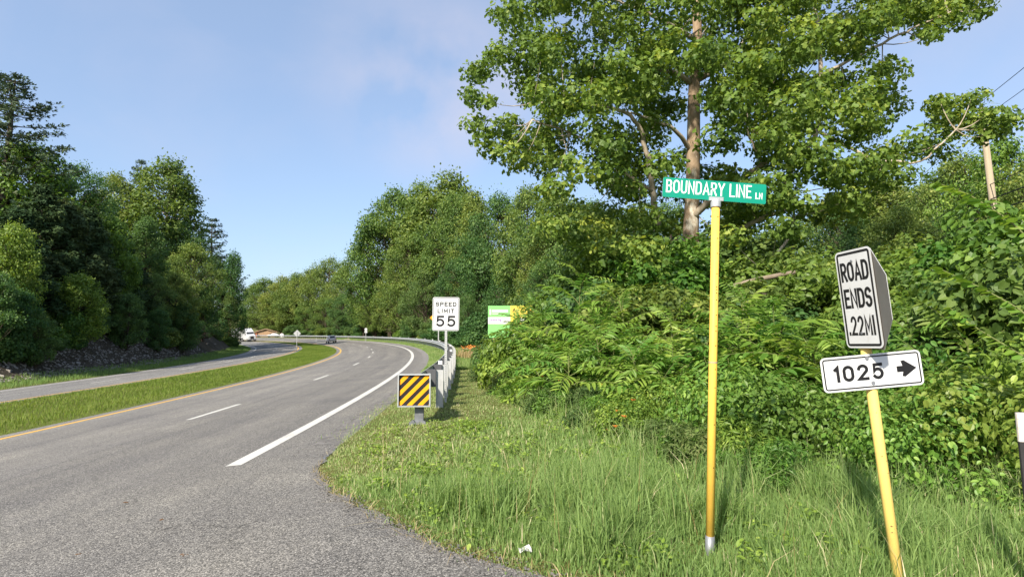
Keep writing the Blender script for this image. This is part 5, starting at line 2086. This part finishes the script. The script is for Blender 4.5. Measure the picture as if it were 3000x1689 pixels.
ROUND = [round_leaf(k) for k in range(3)]
for pts, lab in (([(3080, 760, 4.6), (2950, 640, 4.7), (2840, 570, 4.9), (2745, 535, 5.1)], 'arching locust branch of big round leaves reaching in highest beside the lane'),
                 ([(3100, 1000, 4.4), (2980, 900, 4.6), (2870, 840, 4.8), (2760, 790, 5.0)], 'arching locust branch of round leaves in the middle beside the lane'),
                 ([(3060, 1080, 4.6), (2960, 1020, 4.8), (2860, 960, 5.0), (2780, 900, 5.1)], 'lowest arching locust branch of round leaves beside the lane')):
    P = np.array([at(*q) for q in pts])
    base = P[0].copy()
    foot = np.array([P[0][0] + 1.0, P[0][1] + .1, Hf(P[0][0] + 1.0, P[0][1] + .1)])
    rt = thing('locust_branch', lab, 'shrub', foot, (0, 0, 0))
    Q = np.concatenate([[np.zeros(3)], [(foot * .35 + base * .65 + np.array([.25, 0, 0])) - foot], P - foot])
    u = np.linspace(0, len(Q) - 1, 26)
    Q = np.stack([np.interp(u, np.arange(len(Q)), Q[:, k]) for k in range(3)], 1)
    Q[1:-1] = (Q[:-2] + 2 * Q[1:-1] + Q[2:]) / 4
    a = Acc()
    a.tube(Q, np.linspace(.014, .003, 26), 6, False)
    a.build('stem', 'stem_green', rt)
    rs = random.Random(len(lab))
    for k in range(64):
        uu = 5 + 20.9 * k / 64
        i0 = int(uu)
        p = Q[i0] + (Q[min(25, i0 + 1)] - Q[i0]) * (uu - i0)
        tv_ = Q[min(25, i0 + 1)] - Q[max(0, i0 - 1)]
        az = math.atan2(tv_[1], tv_[0]) - math.pi / 2 + (1 if k % 2 else -1) * rs.uniform(.7, 1.5)
        sc_ = rs.uniform(.075, .115)
        link('leaf', ROUND[rs.randrange(3)], rt, [float(q) for q in p], (rs.uniform(-.6, .25), rs.uniform(-.6, .6), az), (sc_, sc_, sc_))

# dead boughs in the thicket
for pts, lab in (([(2150, 838, 12.4), (2230, 818, 12.2), (2330, 797, 12.0)], 'thick bare dead bough lying across the vines above another'),
                 ([(2185, 862, 11.4), (2260, 862, 11.2), (2330, 872, 11.0)], 'lower thin grey dead bough in the shade of the vines')):
    P = np.array([at(*q) for q in pts])
    o_ = Acc()
    o_.tube(bezier(P[0] - P[0], (P[1] - P[0]) * 1.05 + np.array([0, 0, .03]), P[2] - P[0], 8), np.linspace(.062 if 'thick' in lab else .04, .045 if 'thick' in lab else .025, 8), 10)
    o = o_.build('dead_bough', 'bark_bough' if 'thick' in lab else 'bark_dark', None, True)
    o.location = [float(q) for q in P[0]]
    tag(o, lab, 'branch')

# daylilies
def daylily(px, py, Y, k, lab):
    q = at(px, py, Y)
    g = Hf(q[0], q[1])
    rt = thing('daylily', lab, 'flower', (q[0], q[1], g), (0, 0, k * 1.3), 'orange daylilies at the edge of the brush')
    h_ = q[2] - g
    a = Acc()
    a.tube([(0, 0, 0), (.02, .01, h_ * .6), (.04, -.02, h_)], [.005, .004, .003], 5, False)
    a.build('stem', 'stem_green', rt)
    for j in range(6):
        a = Acc()
        az = j * math.pi / 3
        d = np.array([math.cos(az), math.sin(az), 0])
        sd = np.array([-math.sin(az), math.cos(az), 0])
        c = np.array([.04, -.02, h_])
        tl = np.array([math.sin(k * 1.7) * .5, -.6, 0])
        ax = unit(np.array([tl[0], tl[1], 1.0]))
        v = [c, c + d * .022 + sd * .011 + ax * .032, c + d * .050 + ax * .042, c + d * .022 - sd * .011 + ax * .032]
        a.add(v, [(0, 1, 2), (0, 2, 3)], .3 + .1 * j)
        a.build('petal', 'petal', rt)


L_LILY = 'orange daylily flower on a thin stem in front of the brush'
for k, (px, py, Y) in enumerate(((1581, 1103, 12.6), (1633, 1115, 11.8), (1674, 1118, 11.2), (1775, 1140, 9.6), (1762, 1128, 9.9), (1843, 1174, 8.4), (1771, 1262, 8.0), (1812, 1207, 8.3), (1839, 1222, 7.9), (1800, 1250, 7.9))):
    daylily(px, py, Y, k, L_LILY)

# ------------------------------------------------------------------ grass
def blades(acc, rng, x, y, h, w, lean=.35, var=None, mat=0, z=None):
    n = len(x)
    z = H(x, y) - .01 if z is None else z
    az = rng.uniform(0, 2 * math.pi, n)
    az2 = rng.uniform(0, 2 * math.pi, n)
    d = np.stack([np.cos(az), np.sin(az)], 1)
    s_ = np.stack([np.cos(az2), np.sin(az2)], 1)
    b = np.stack([x, y, z], 1)
    le = lean * np.abs(rng.normal(size=n)) * h
    m1 = b.copy()
    m1[:, :2] += d * (le * .35)[:, None]
    m1[:, 2] += h * .55
    tp = b.copy()
    tp[:, :2] += d * le[:, None]
    tp[:, 2] += h * np.clip(1 - .35 * (le / h) ** 2, .4, 1)
    ww = np.zeros((n, 3))
    ww[:, :2] = s_ * (w / 2)[:, None]
    v = np.stack([b - ww, b + ww, m1 - ww * .8, m1 + ww * .8, tp], 1).reshape(-1, 3)
    base = np.arange(n)[:, None] * 5
    li = np.concatenate([base + np.array([[0, 1, 3, 2]]), base + np.array([[2, 3, 4]])], 1).ravel()
    lt = np.tile(np.array([4, 3], np.int32), n)
    if var is None:
        var = np.clip(.4 + .2 * rng.normal(size=n), 0, 1)
    acc.raw(v, lt, li, np.repeat(var.astype(np.float32), 5), mat)


rng = np.random.default_rng(9)


def lush(x, y):
    """0 on the dry tip by the road, 1 in the tall grass near the brush"""
    a_ = np.clip((x + 2.4) / 3.4 + (6.5 - y) * .10, 0, 1)
    return np.clip(a_ + .18 * np.sin(x * 2.1 + y * 1.3) * np.cos(y * 1.7), 0, 1)


def grass_field(n, ymin, ymax, wk, hk, xr=(-3.4, 6.0)):
    y = ymin * (ymax / ymin) ** rng.random(n * 2)
    x = rng.uniform(xr[0], xr[1], n * 2)
    ok = (y > edge_y(x) + rng.normal(size=n * 2) * .06 - .03) & (x < np.interp(-y, -BRUSH[:, 1], BRUSH[:, 0]) + 1.2)
    s_, t_ = xy2st(x, y)
    ok &= (t_ < -1.15 + .25 * np.abs(rng.normal(size=n * 2)) * (rng.random(n * 2) < .4) + .12 * np.sin(s_ * 1.7))
    ok &= np.abs(x / y) < 1.02
    x, y = x[ok], y[ok]
    L_ = lush(x, y)
    edge = np.clip((y - edge_y(x)) / .5, .25, 1)
    h = (.040 + .120 * L_ ** 1.7) * rng.lognormal(0, .38, len(x)) * hk * edge
    h = np.where(np.hypot(x - 1.39, (y - 3.93) * .8) < .30, h * .42, h)
    patch = .5 + .5 * np.sin(x * 1.9 + 1.2 * np.sin(y * 1.1)) * np.sin(y * 1.4 - x * .7)
    h *= .72 + .5 * (.5 + .5 * np.sin(x * 5.3 + np.sin(y * 4.1) * 2)) * (.5 + .5 * np.sin(y * 6.1 + x * 2.3))
    dry = (1 - L_) * .20 + .16 * patch * (1 - L_ * .6)
    var = np.clip(.26 + dry + .15 * rng.normal(size=len(x)), 0, .78)
    st_ = rng.random(len(x)) < .03 + .12 * (1 - L_) * patch
    var = np.where(st_, rng.uniform(.8, 1, len(x)), var)
    a = Acc()
    blades(a, rng, x, y, h, wk * (.7 + .6 * rng.random(len(x))) * (1 + .5 * L_), .5, var)
    return a


a = grass_field(75000, 2.6, 6.5, .0052, 1.0)
o = a.build('verge_grass', 'grass')
tag(o, 'green uncut grass of the near verge round the sign poles', 'grass', None, 'stuff')
a = grass_field(90000, 5.5, 30, .009, 1.0)
o = a.build('verge_grass', 'grass')
tag(o, 'drier grass of the verge round the guardrail terminal', 'grass', None, 'stuff')
# grass between the shoulder and the rail, and behind it, further round the bend
n = 60000
s_ = 16 + 150 * rng.random(n) ** 1.7
t_ = -1.2 - 4.2 * rng.random(n) ** 1.2
xy = st2xy(s_, t_)
a = Acc()
dist = np.hypot(xy[:, 0], xy[:, 1])
patch = .5 + .5 * np.sin(s_ * .6) * np.sin(t_ * 2 + s_ * .2)
blades(a, rng, xy[:, 0], xy[:, 1], (.10 + .10 * rng.random(n)) * (1 + .3 * (t_ < -2.6)), .010 + .00035 * dist, .5, np.clip(.32 + .2 * patch + .15 * rng.normal(size=n), 0, 1))
tag(a.build('roadside_grass', 'grass'), 'mown grass strip along the guardrail round the bend', 'grass', None, 'stuff')
# median
n = 120000
s_ = -18 + 170 * rng.random(n) ** 1.35
t_ = 8.35 + 5.05 * rng.random(n)
xy = st2xy(s_, t_)
dist = np.hypot(xy[:, 0], xy[:, 1])
ok = xy[:, 1] > 2
s_, t_, xy, dist = s_[ok], t_[ok], xy[ok], dist[ok]
n = len(s_)
edge = np.clip(np.minimum(t_ - 8.3, 13.45 - t_) / .6, .3, 1)
patch = .5 + .5 * np.sin(s_ * .35 + t_) * np.sin(t_ * 1.3 + s_ * .11)
a = Acc()
blades(a, rng, xy[:, 0], xy[:, 1], (.07 + .10 * rng.random(n)) * edge, .011 + .00028 * dist, .45, np.clip(.32 + .26 * patch + .15 * rng.normal(size=n), 0, 1))
tag(a.build('median_grass', 'grass_median'), 'sunny yellow green grass covering the median between the two roads', 'grass', None, 'stuff')
n = 30000
s_ = -10 + 170 * rng.random(n) ** 1.2
t_ = 22.0 + 3.6 * rng.random(n)
xy = st2xy(s_, t_)
dist = np.hypot(xy[:, 0], xy[:, 1])
a = Acc()
blades(a, rng, xy[:, 0], xy[:, 1], (.10 + .22 * rng.random(n)) * np.clip((t_ - 21.9) / .5, .4, 1.3), .012 + .0003 * dist, .5, np.clip(.25 + .15 * rng.normal(size=n), 0, 1))
tag(a.build('ditch_grass', 'grass'), 'shaded dark green grass strip at the foot of the hillside', 'grass', None, 'stuff')
# tall clumps and seed stems
n = 4600
a = Acc()
cx_ = rng.choice(46, n)
ctr = np.array([(.55 + 2.6 * rng.random() ** 1.2, 3.7 + 2.2 * rng.random()) for _ in range(34)] + [(-.75 + 1.3 * rng.random(), 4.55 + 1.1 * rng.random()) for _ in range(12)])
ctr[np.hypot(ctr[:, 0] - 1.39, ctr[:, 1] - 3.9) < .35] += np.array([.5, .3])
x = ctr[cx_, 0] + rng.normal(size=n) * .07
y = ctr[cx_, 1] + rng.normal(size=n) * .07
n2 = 5200
yb = 4.7 + 17 * rng.random(n2) ** 1.9
xb = np.interp(-yb, -BRUSH[:, 1], BRUSH[:, 0]) + rng.uniform(-.35, .8, n2)
blades(a, rng, xb, yb, rng.uniform(.2, .55, n2), rng.uniform(.006, .012, n2) * (1 + .03 * yb), .6, np.clip(.4 + .2 * rng.normal(size=n2), 0, 1))
blades(a, rng, x, y, rng.uniform(.22, .52, n), rng.uniform(.007, .012, n), .6, np.clip(.35 + .15 * rng.normal(size=n), 0, 1))
tag(a.build('tall_grass', 'grass'), 'tall broad bladed grass tufts standing out of the near verge', 'grass', None, 'stuff')
n = 420
a = Acc()
u = rng.random(n)
ex = np.interp(u, [0, .55, 1], [-2.6, -.2, 1.6])
x = ex + rng.normal(size=n) * .08
y = edge_y(x) + rng.normal(size=n) * .07 + .02
blades(a, rng, x, y, rng.uniform(.04, .13, n), rng.uniform(.004, .007, n), 2.2, rng.random(n))
x2 = rng.uniform(-1.6, 2.4, 90)
y2 = edge_y(x2) + .3 + 2.2 * rng.random(90)
blades(a, rng, x2, y2, rng.uniform(.35, .7, 90), rng.uniform(.003, .005, 90), .4, rng.random(90))
tag(a.build('dry_stalks', 'straw'), 'dry straw coloured stalks along the pavement edge', 'grass', None, 'stuff')
# orange flower patch further along behind the rail
q = on_ground(1385, 1048)
n = 1500
x = q[0] + .05 * (0) + rng.normal(size=n) * .40
y = q[1] + rng.normal(size=n) * 1.5
a = Acc()
blades(a, rng, x, y, rng.uniform(.35, .75, n), np.full(n, .028), .4, rng.random(n))
k = 120
blades(a, rng, x[:k], y[:k], rng.uniform(.05, .1, k), np.full(k, .10), 1.0, rng.random(k), 1, H(x[:k], y[:k]) + rng.uniform(.55, .75, k))
tag(a.build('flower_patch', ['straw', 'petal']), 'patch of orange blooms and dry stems beyond the guardrail post', 'flowers', None, 'stuff')

# ------------------------------------------------------------------ shale bank, litter and debris
def slab_mesh(seed):
    rs = np.random.default_rng(seed)
    k = 6
    ang = np.sort(rs.uniform(0, 6.28, k))
    top = np.stack([np.cos(ang) * rs.uniform(.6, 1, k), np.sin(ang) * rs.uniform(.35, .7, k)], 1)
    v = [(p[0], p[1], -.14) for p in top] + [(p[0] * .93, p[1] * .93, .14 + .05 * rs.normal()) for p in top]
    ac = Acc()
    ac.add(v, [tuple(range(k))[::-1], tuple(range(k, 2 * k))] + [(i, (i + 1) % k, k + (i + 1) % k, k + i) for i in range(k)])
    return ac.mesh('stone', 'shale')


SL = [slab_mesh(k) for k in range(7)]
for k in range(230):
    px = prng.uniform(-40, 640)
    t_ = 25.2 + 3.4 * prng.random() ** 1.3
    x, y = ray_to_t(px, t_)
    x += prng.uniform(-.4, .4)
    y += prng.uniform(-.4, .4)
    sc_ = prng.uniform(.08, .26) * (1 + .010 * y)
    link('stone', SL[k % 7], hill, (x, y, Hf(x, y) + .03), (prng.uniform(-.5, .5), R(-25) + prng.uniform(-.4, .4), prng.uniform(0, 6.28)), (sc_, sc_, sc_))
ac = Acc()
n = 8000
s_ = -4 + 85 * rng.random(n)
t_ = 25.0 + 6.5 * rng.random(n) ** 1.3
xy = st2xy(s_, t_)
T, B, N = frames(rng.normal(size=(n, 3)) * .5 + np.array([.3, 0, 1]), rng.normal(size=(n, 3)))
CH = (np.array([(-.5, -.4, 0), (.5, -.3, 0), (.3, .45, 0), (-.4, .35, 0), (0, 0, .28)]), [(0, 1, 4), (1, 2, 4), (2, 3, 4), (3, 0, 4)])
ac.many(CH[0], CH[1], np.stack([xy[:, 0], xy[:, 1], H(xy[:, 0], xy[:, 1])], 1), T, B, N, rng.uniform(.08, .26, n), rng.random(n))
o = ac.build('scree', 'shale', hill)
o['kind'] = 'stuff'

n = 5200
u = rng.random(n)
x = np.interp(u, [0, .55, 1], [-2.75, -.2, 2.2]) + rng.normal(size=n) * .05
y = edge_y(x) + rng.normal(size=n) * .10 - .06
k = n // 2
sg = rng.uniform(0, 26, k)
xy = st2xy(sg, -1.0 + rng.normal(size=k) * .16)
x[:k], y[:k] = xy[:, 0], xy[:, 1]
ac = Acc()
T, B, N = frames(rng.normal(size=(n, 3)) * .3 + np.array([0, 0, 1]), rng.normal(size=(n, 3)))
ac.many(CH[0], CH[1], np.stack([x, y, H(x, y) + .003], 1), T, B, N, rng.uniform(.008, .028, n), rng.random(n))
tag(ac.build('edge_gravel', 'gravel'), 'loose gravel crumbs along the broken pavement edge', 'gravel', None, 'stuff')
n = 5200
cw = np.array([(rng.uniform(-2.2, 2.6), rng.uniform(3.6, 9.5)) for _ in range(240)])
cw = cw[(cw[:, 1] > edge_y(cw[:, 0]) + .12) & (cw[:, 0] < np.interp(-cw[:, 1], -BRUSH[:, 1], BRUSH[:, 0]))]
ix = rng.integers(0, len(cw), n)
x, y = cw[ix, 0] + rng.normal(size=n) * .06, cw[ix, 1] + rng.normal(size=n) * .06
ac = Acc()
T, B, N = frames(rng.normal(size=(n, 3)) * .45 + np.array([0, 0, 1]), rng.normal(size=(n, 3)))
ac.many(OVAL[0], OVAL[1], np.stack([x, y, H(x, y) + rng.uniform(.02, .15, n)], 1), T, B, N, rng.uniform(.025, .06, n), np.clip(.45 + .2 * rng.normal(size=n), 0, 1))
tag(ac.build('clover_weeds', 'leaf_sumac'), 'small broad leaved weeds scattered through the verge grass', 'weeds', None, 'stuff')

q = on_ground(1535, 1624)
a = Acc()
rs = np.random.default_rng(3)
gr = [(i * .020 - .05, j * .018 - .03, .010 + .010 * rs.random() + .012 * math.sin(i * 1.1 + j * .8)) for i in range(6) for j in range(4)]
a.add(gr, [(i * 4 + j, i * 4 + j + 4, i * 4 + j + 5, i * 4 + j + 1) for i in range(5) for j in range(3)])
o = a.build('paper_scrap', 'litter_white')
o.location = (q[0], q[1], q[2] + .03)
o.rotation_euler = (R(18), 0, .5)
tag(o, 'crumpled white paper scrap lying in the grass by the pavement edge', 'litter')
for k, (px, py) in enumerate(((470, 1522), (225, 1625), (540, 1626), (375, 1470))):
    q = on_ground(px, py)
    a = Acc()
    for j in range(3):
        c = np.array([prng.uniform(-.03, .03), prng.uniform(-.02, .02), .004])
        m = 6
        v = [(c[0] + prng.uniform(.012, .028) * math.cos(i * 6.283 / m), c[1] + prng.uniform(.006, .014) * math.sin(i * 6.283 / m), .002) for i in range(m)] + [(c[0], c[1], .012)]
        a.add(v, [(i, (i + 1) % m, m) for i in range(m)])
    o = a.build('mud_crumb', 'mud_brown')
    o.location = [float(v_) for v_ in q]
    tag(o, 'brown crumb of dried mud lying on the asphalt', 'debris', 'mud crumbs on the asphalt')
q = on_ground(1018, 996)
a = Acc()
a.tube([(-.9, 0, .15), (0, .1, .25), (.9, 0, .1)], [.06, .09, .05], 7)
a.tube([(0, .1, .25), (.25, .2, .8), (.3, .2, 1.1)], [.06, .05, .03], 6)
o = a.build('fallen_branch', 'bark_pale')
o.location = [float(v_) for v_ in q]
tag(o, 'pale broken branch lying at the road edge under the guardrail', 'branch')
mound_px('vine_c', 1180, 968, 118, 'rail_vine', 'green vine clump climbing over the far guardrail', None, wide=1.3)

# ------------------------------------------------------------------ labels that name a neighbour to find each tree and shrub by
MARKS = ((735, 'the white truck'), (785, 'the tan house'), (835, 'the white shed'), (880, 'the bare diamond sign'), (960, 'the driving car'), (1072, 'the round route marker'), (1180, 'the rail vine'),
         (1305, 'the speed limit sign'), (1490, 'the billboard'), (1690, 'the tallest sumac'), (1860, 'the street name blade'), (2030, 'the sycamore trunk'), (2200, 'the yellow pole'),
         (2330, 'the bare dead bough'), (2530, 'the ROAD ENDS plate'), (2700, 'the locust branches'), (2890, 'the tall utility pole'), (2990, 'the marker stake'))
TINT = {'leaf_tulip': 'yellow green', 'tulip': 'yellow green', 'leaf_deep': 'deep green', 'leaf_broad': 'mid green', 'leaf_vine': 'bright green'}
RANK = ('tallest', 'second tallest', 'third tallest', 'fourth tallest', 'fifth tallest')


def name_by_neighbour(items, noun):
    sets = {}
    for o, px, top, m in items:
        near = min(MARKS, key=lambda q_: abs(q_[0] - px))[1]
        sets.setdefault((TINT.get(m, 'mid green'), near), []).append((top, o))
    for (col_, near), lst in sets.items():
        lst.sort(key=lambda q_: q_[0])
        for k, (top, o) in enumerate(lst):
            o['label'] = (f'{col_} {noun} rising behind {near}' if len(lst) == 1 else f'{RANK[min(k, 4)]} of the {col_} {noun}s rising behind {near}')


name_by_neighbour(RANKED, 'leafy tree')
name_by_neighbour([(o, px, top, 'leaf_vine') for o, px, top in VINES], 'vine draped shrub')

H_MARKS = ((15, 'the tall white pine'), (205, 'the dark rounded oak'), (350, 'the fresh green maple'), (470, 'the tall yellow green tree'), (610, 'the sparse dark pine'))
H_NOUN = {'cedar_tree': 'dark cedar', 'broadleaf_tree': 'leafy tree', 'sapling': 'low sapling'}
sets = {}
for o, px, top, nm in HILL:
    sets.setdefault((H_NOUN[nm], min(H_MARKS, key=lambda q_: abs(q_[0] - px))[1]), []).append((top, o))
for (noun, near), lst in sets.items():
    lst.sort(key=lambda q_: q_[0])
    for k, (top, o) in enumerate(lst):
        o['label'] = f'{noun} on the hillside below {near}' if len(lst) == 1 else f'{RANK[min(k, 4)]} of the {noun}s on the hillside below {near}'
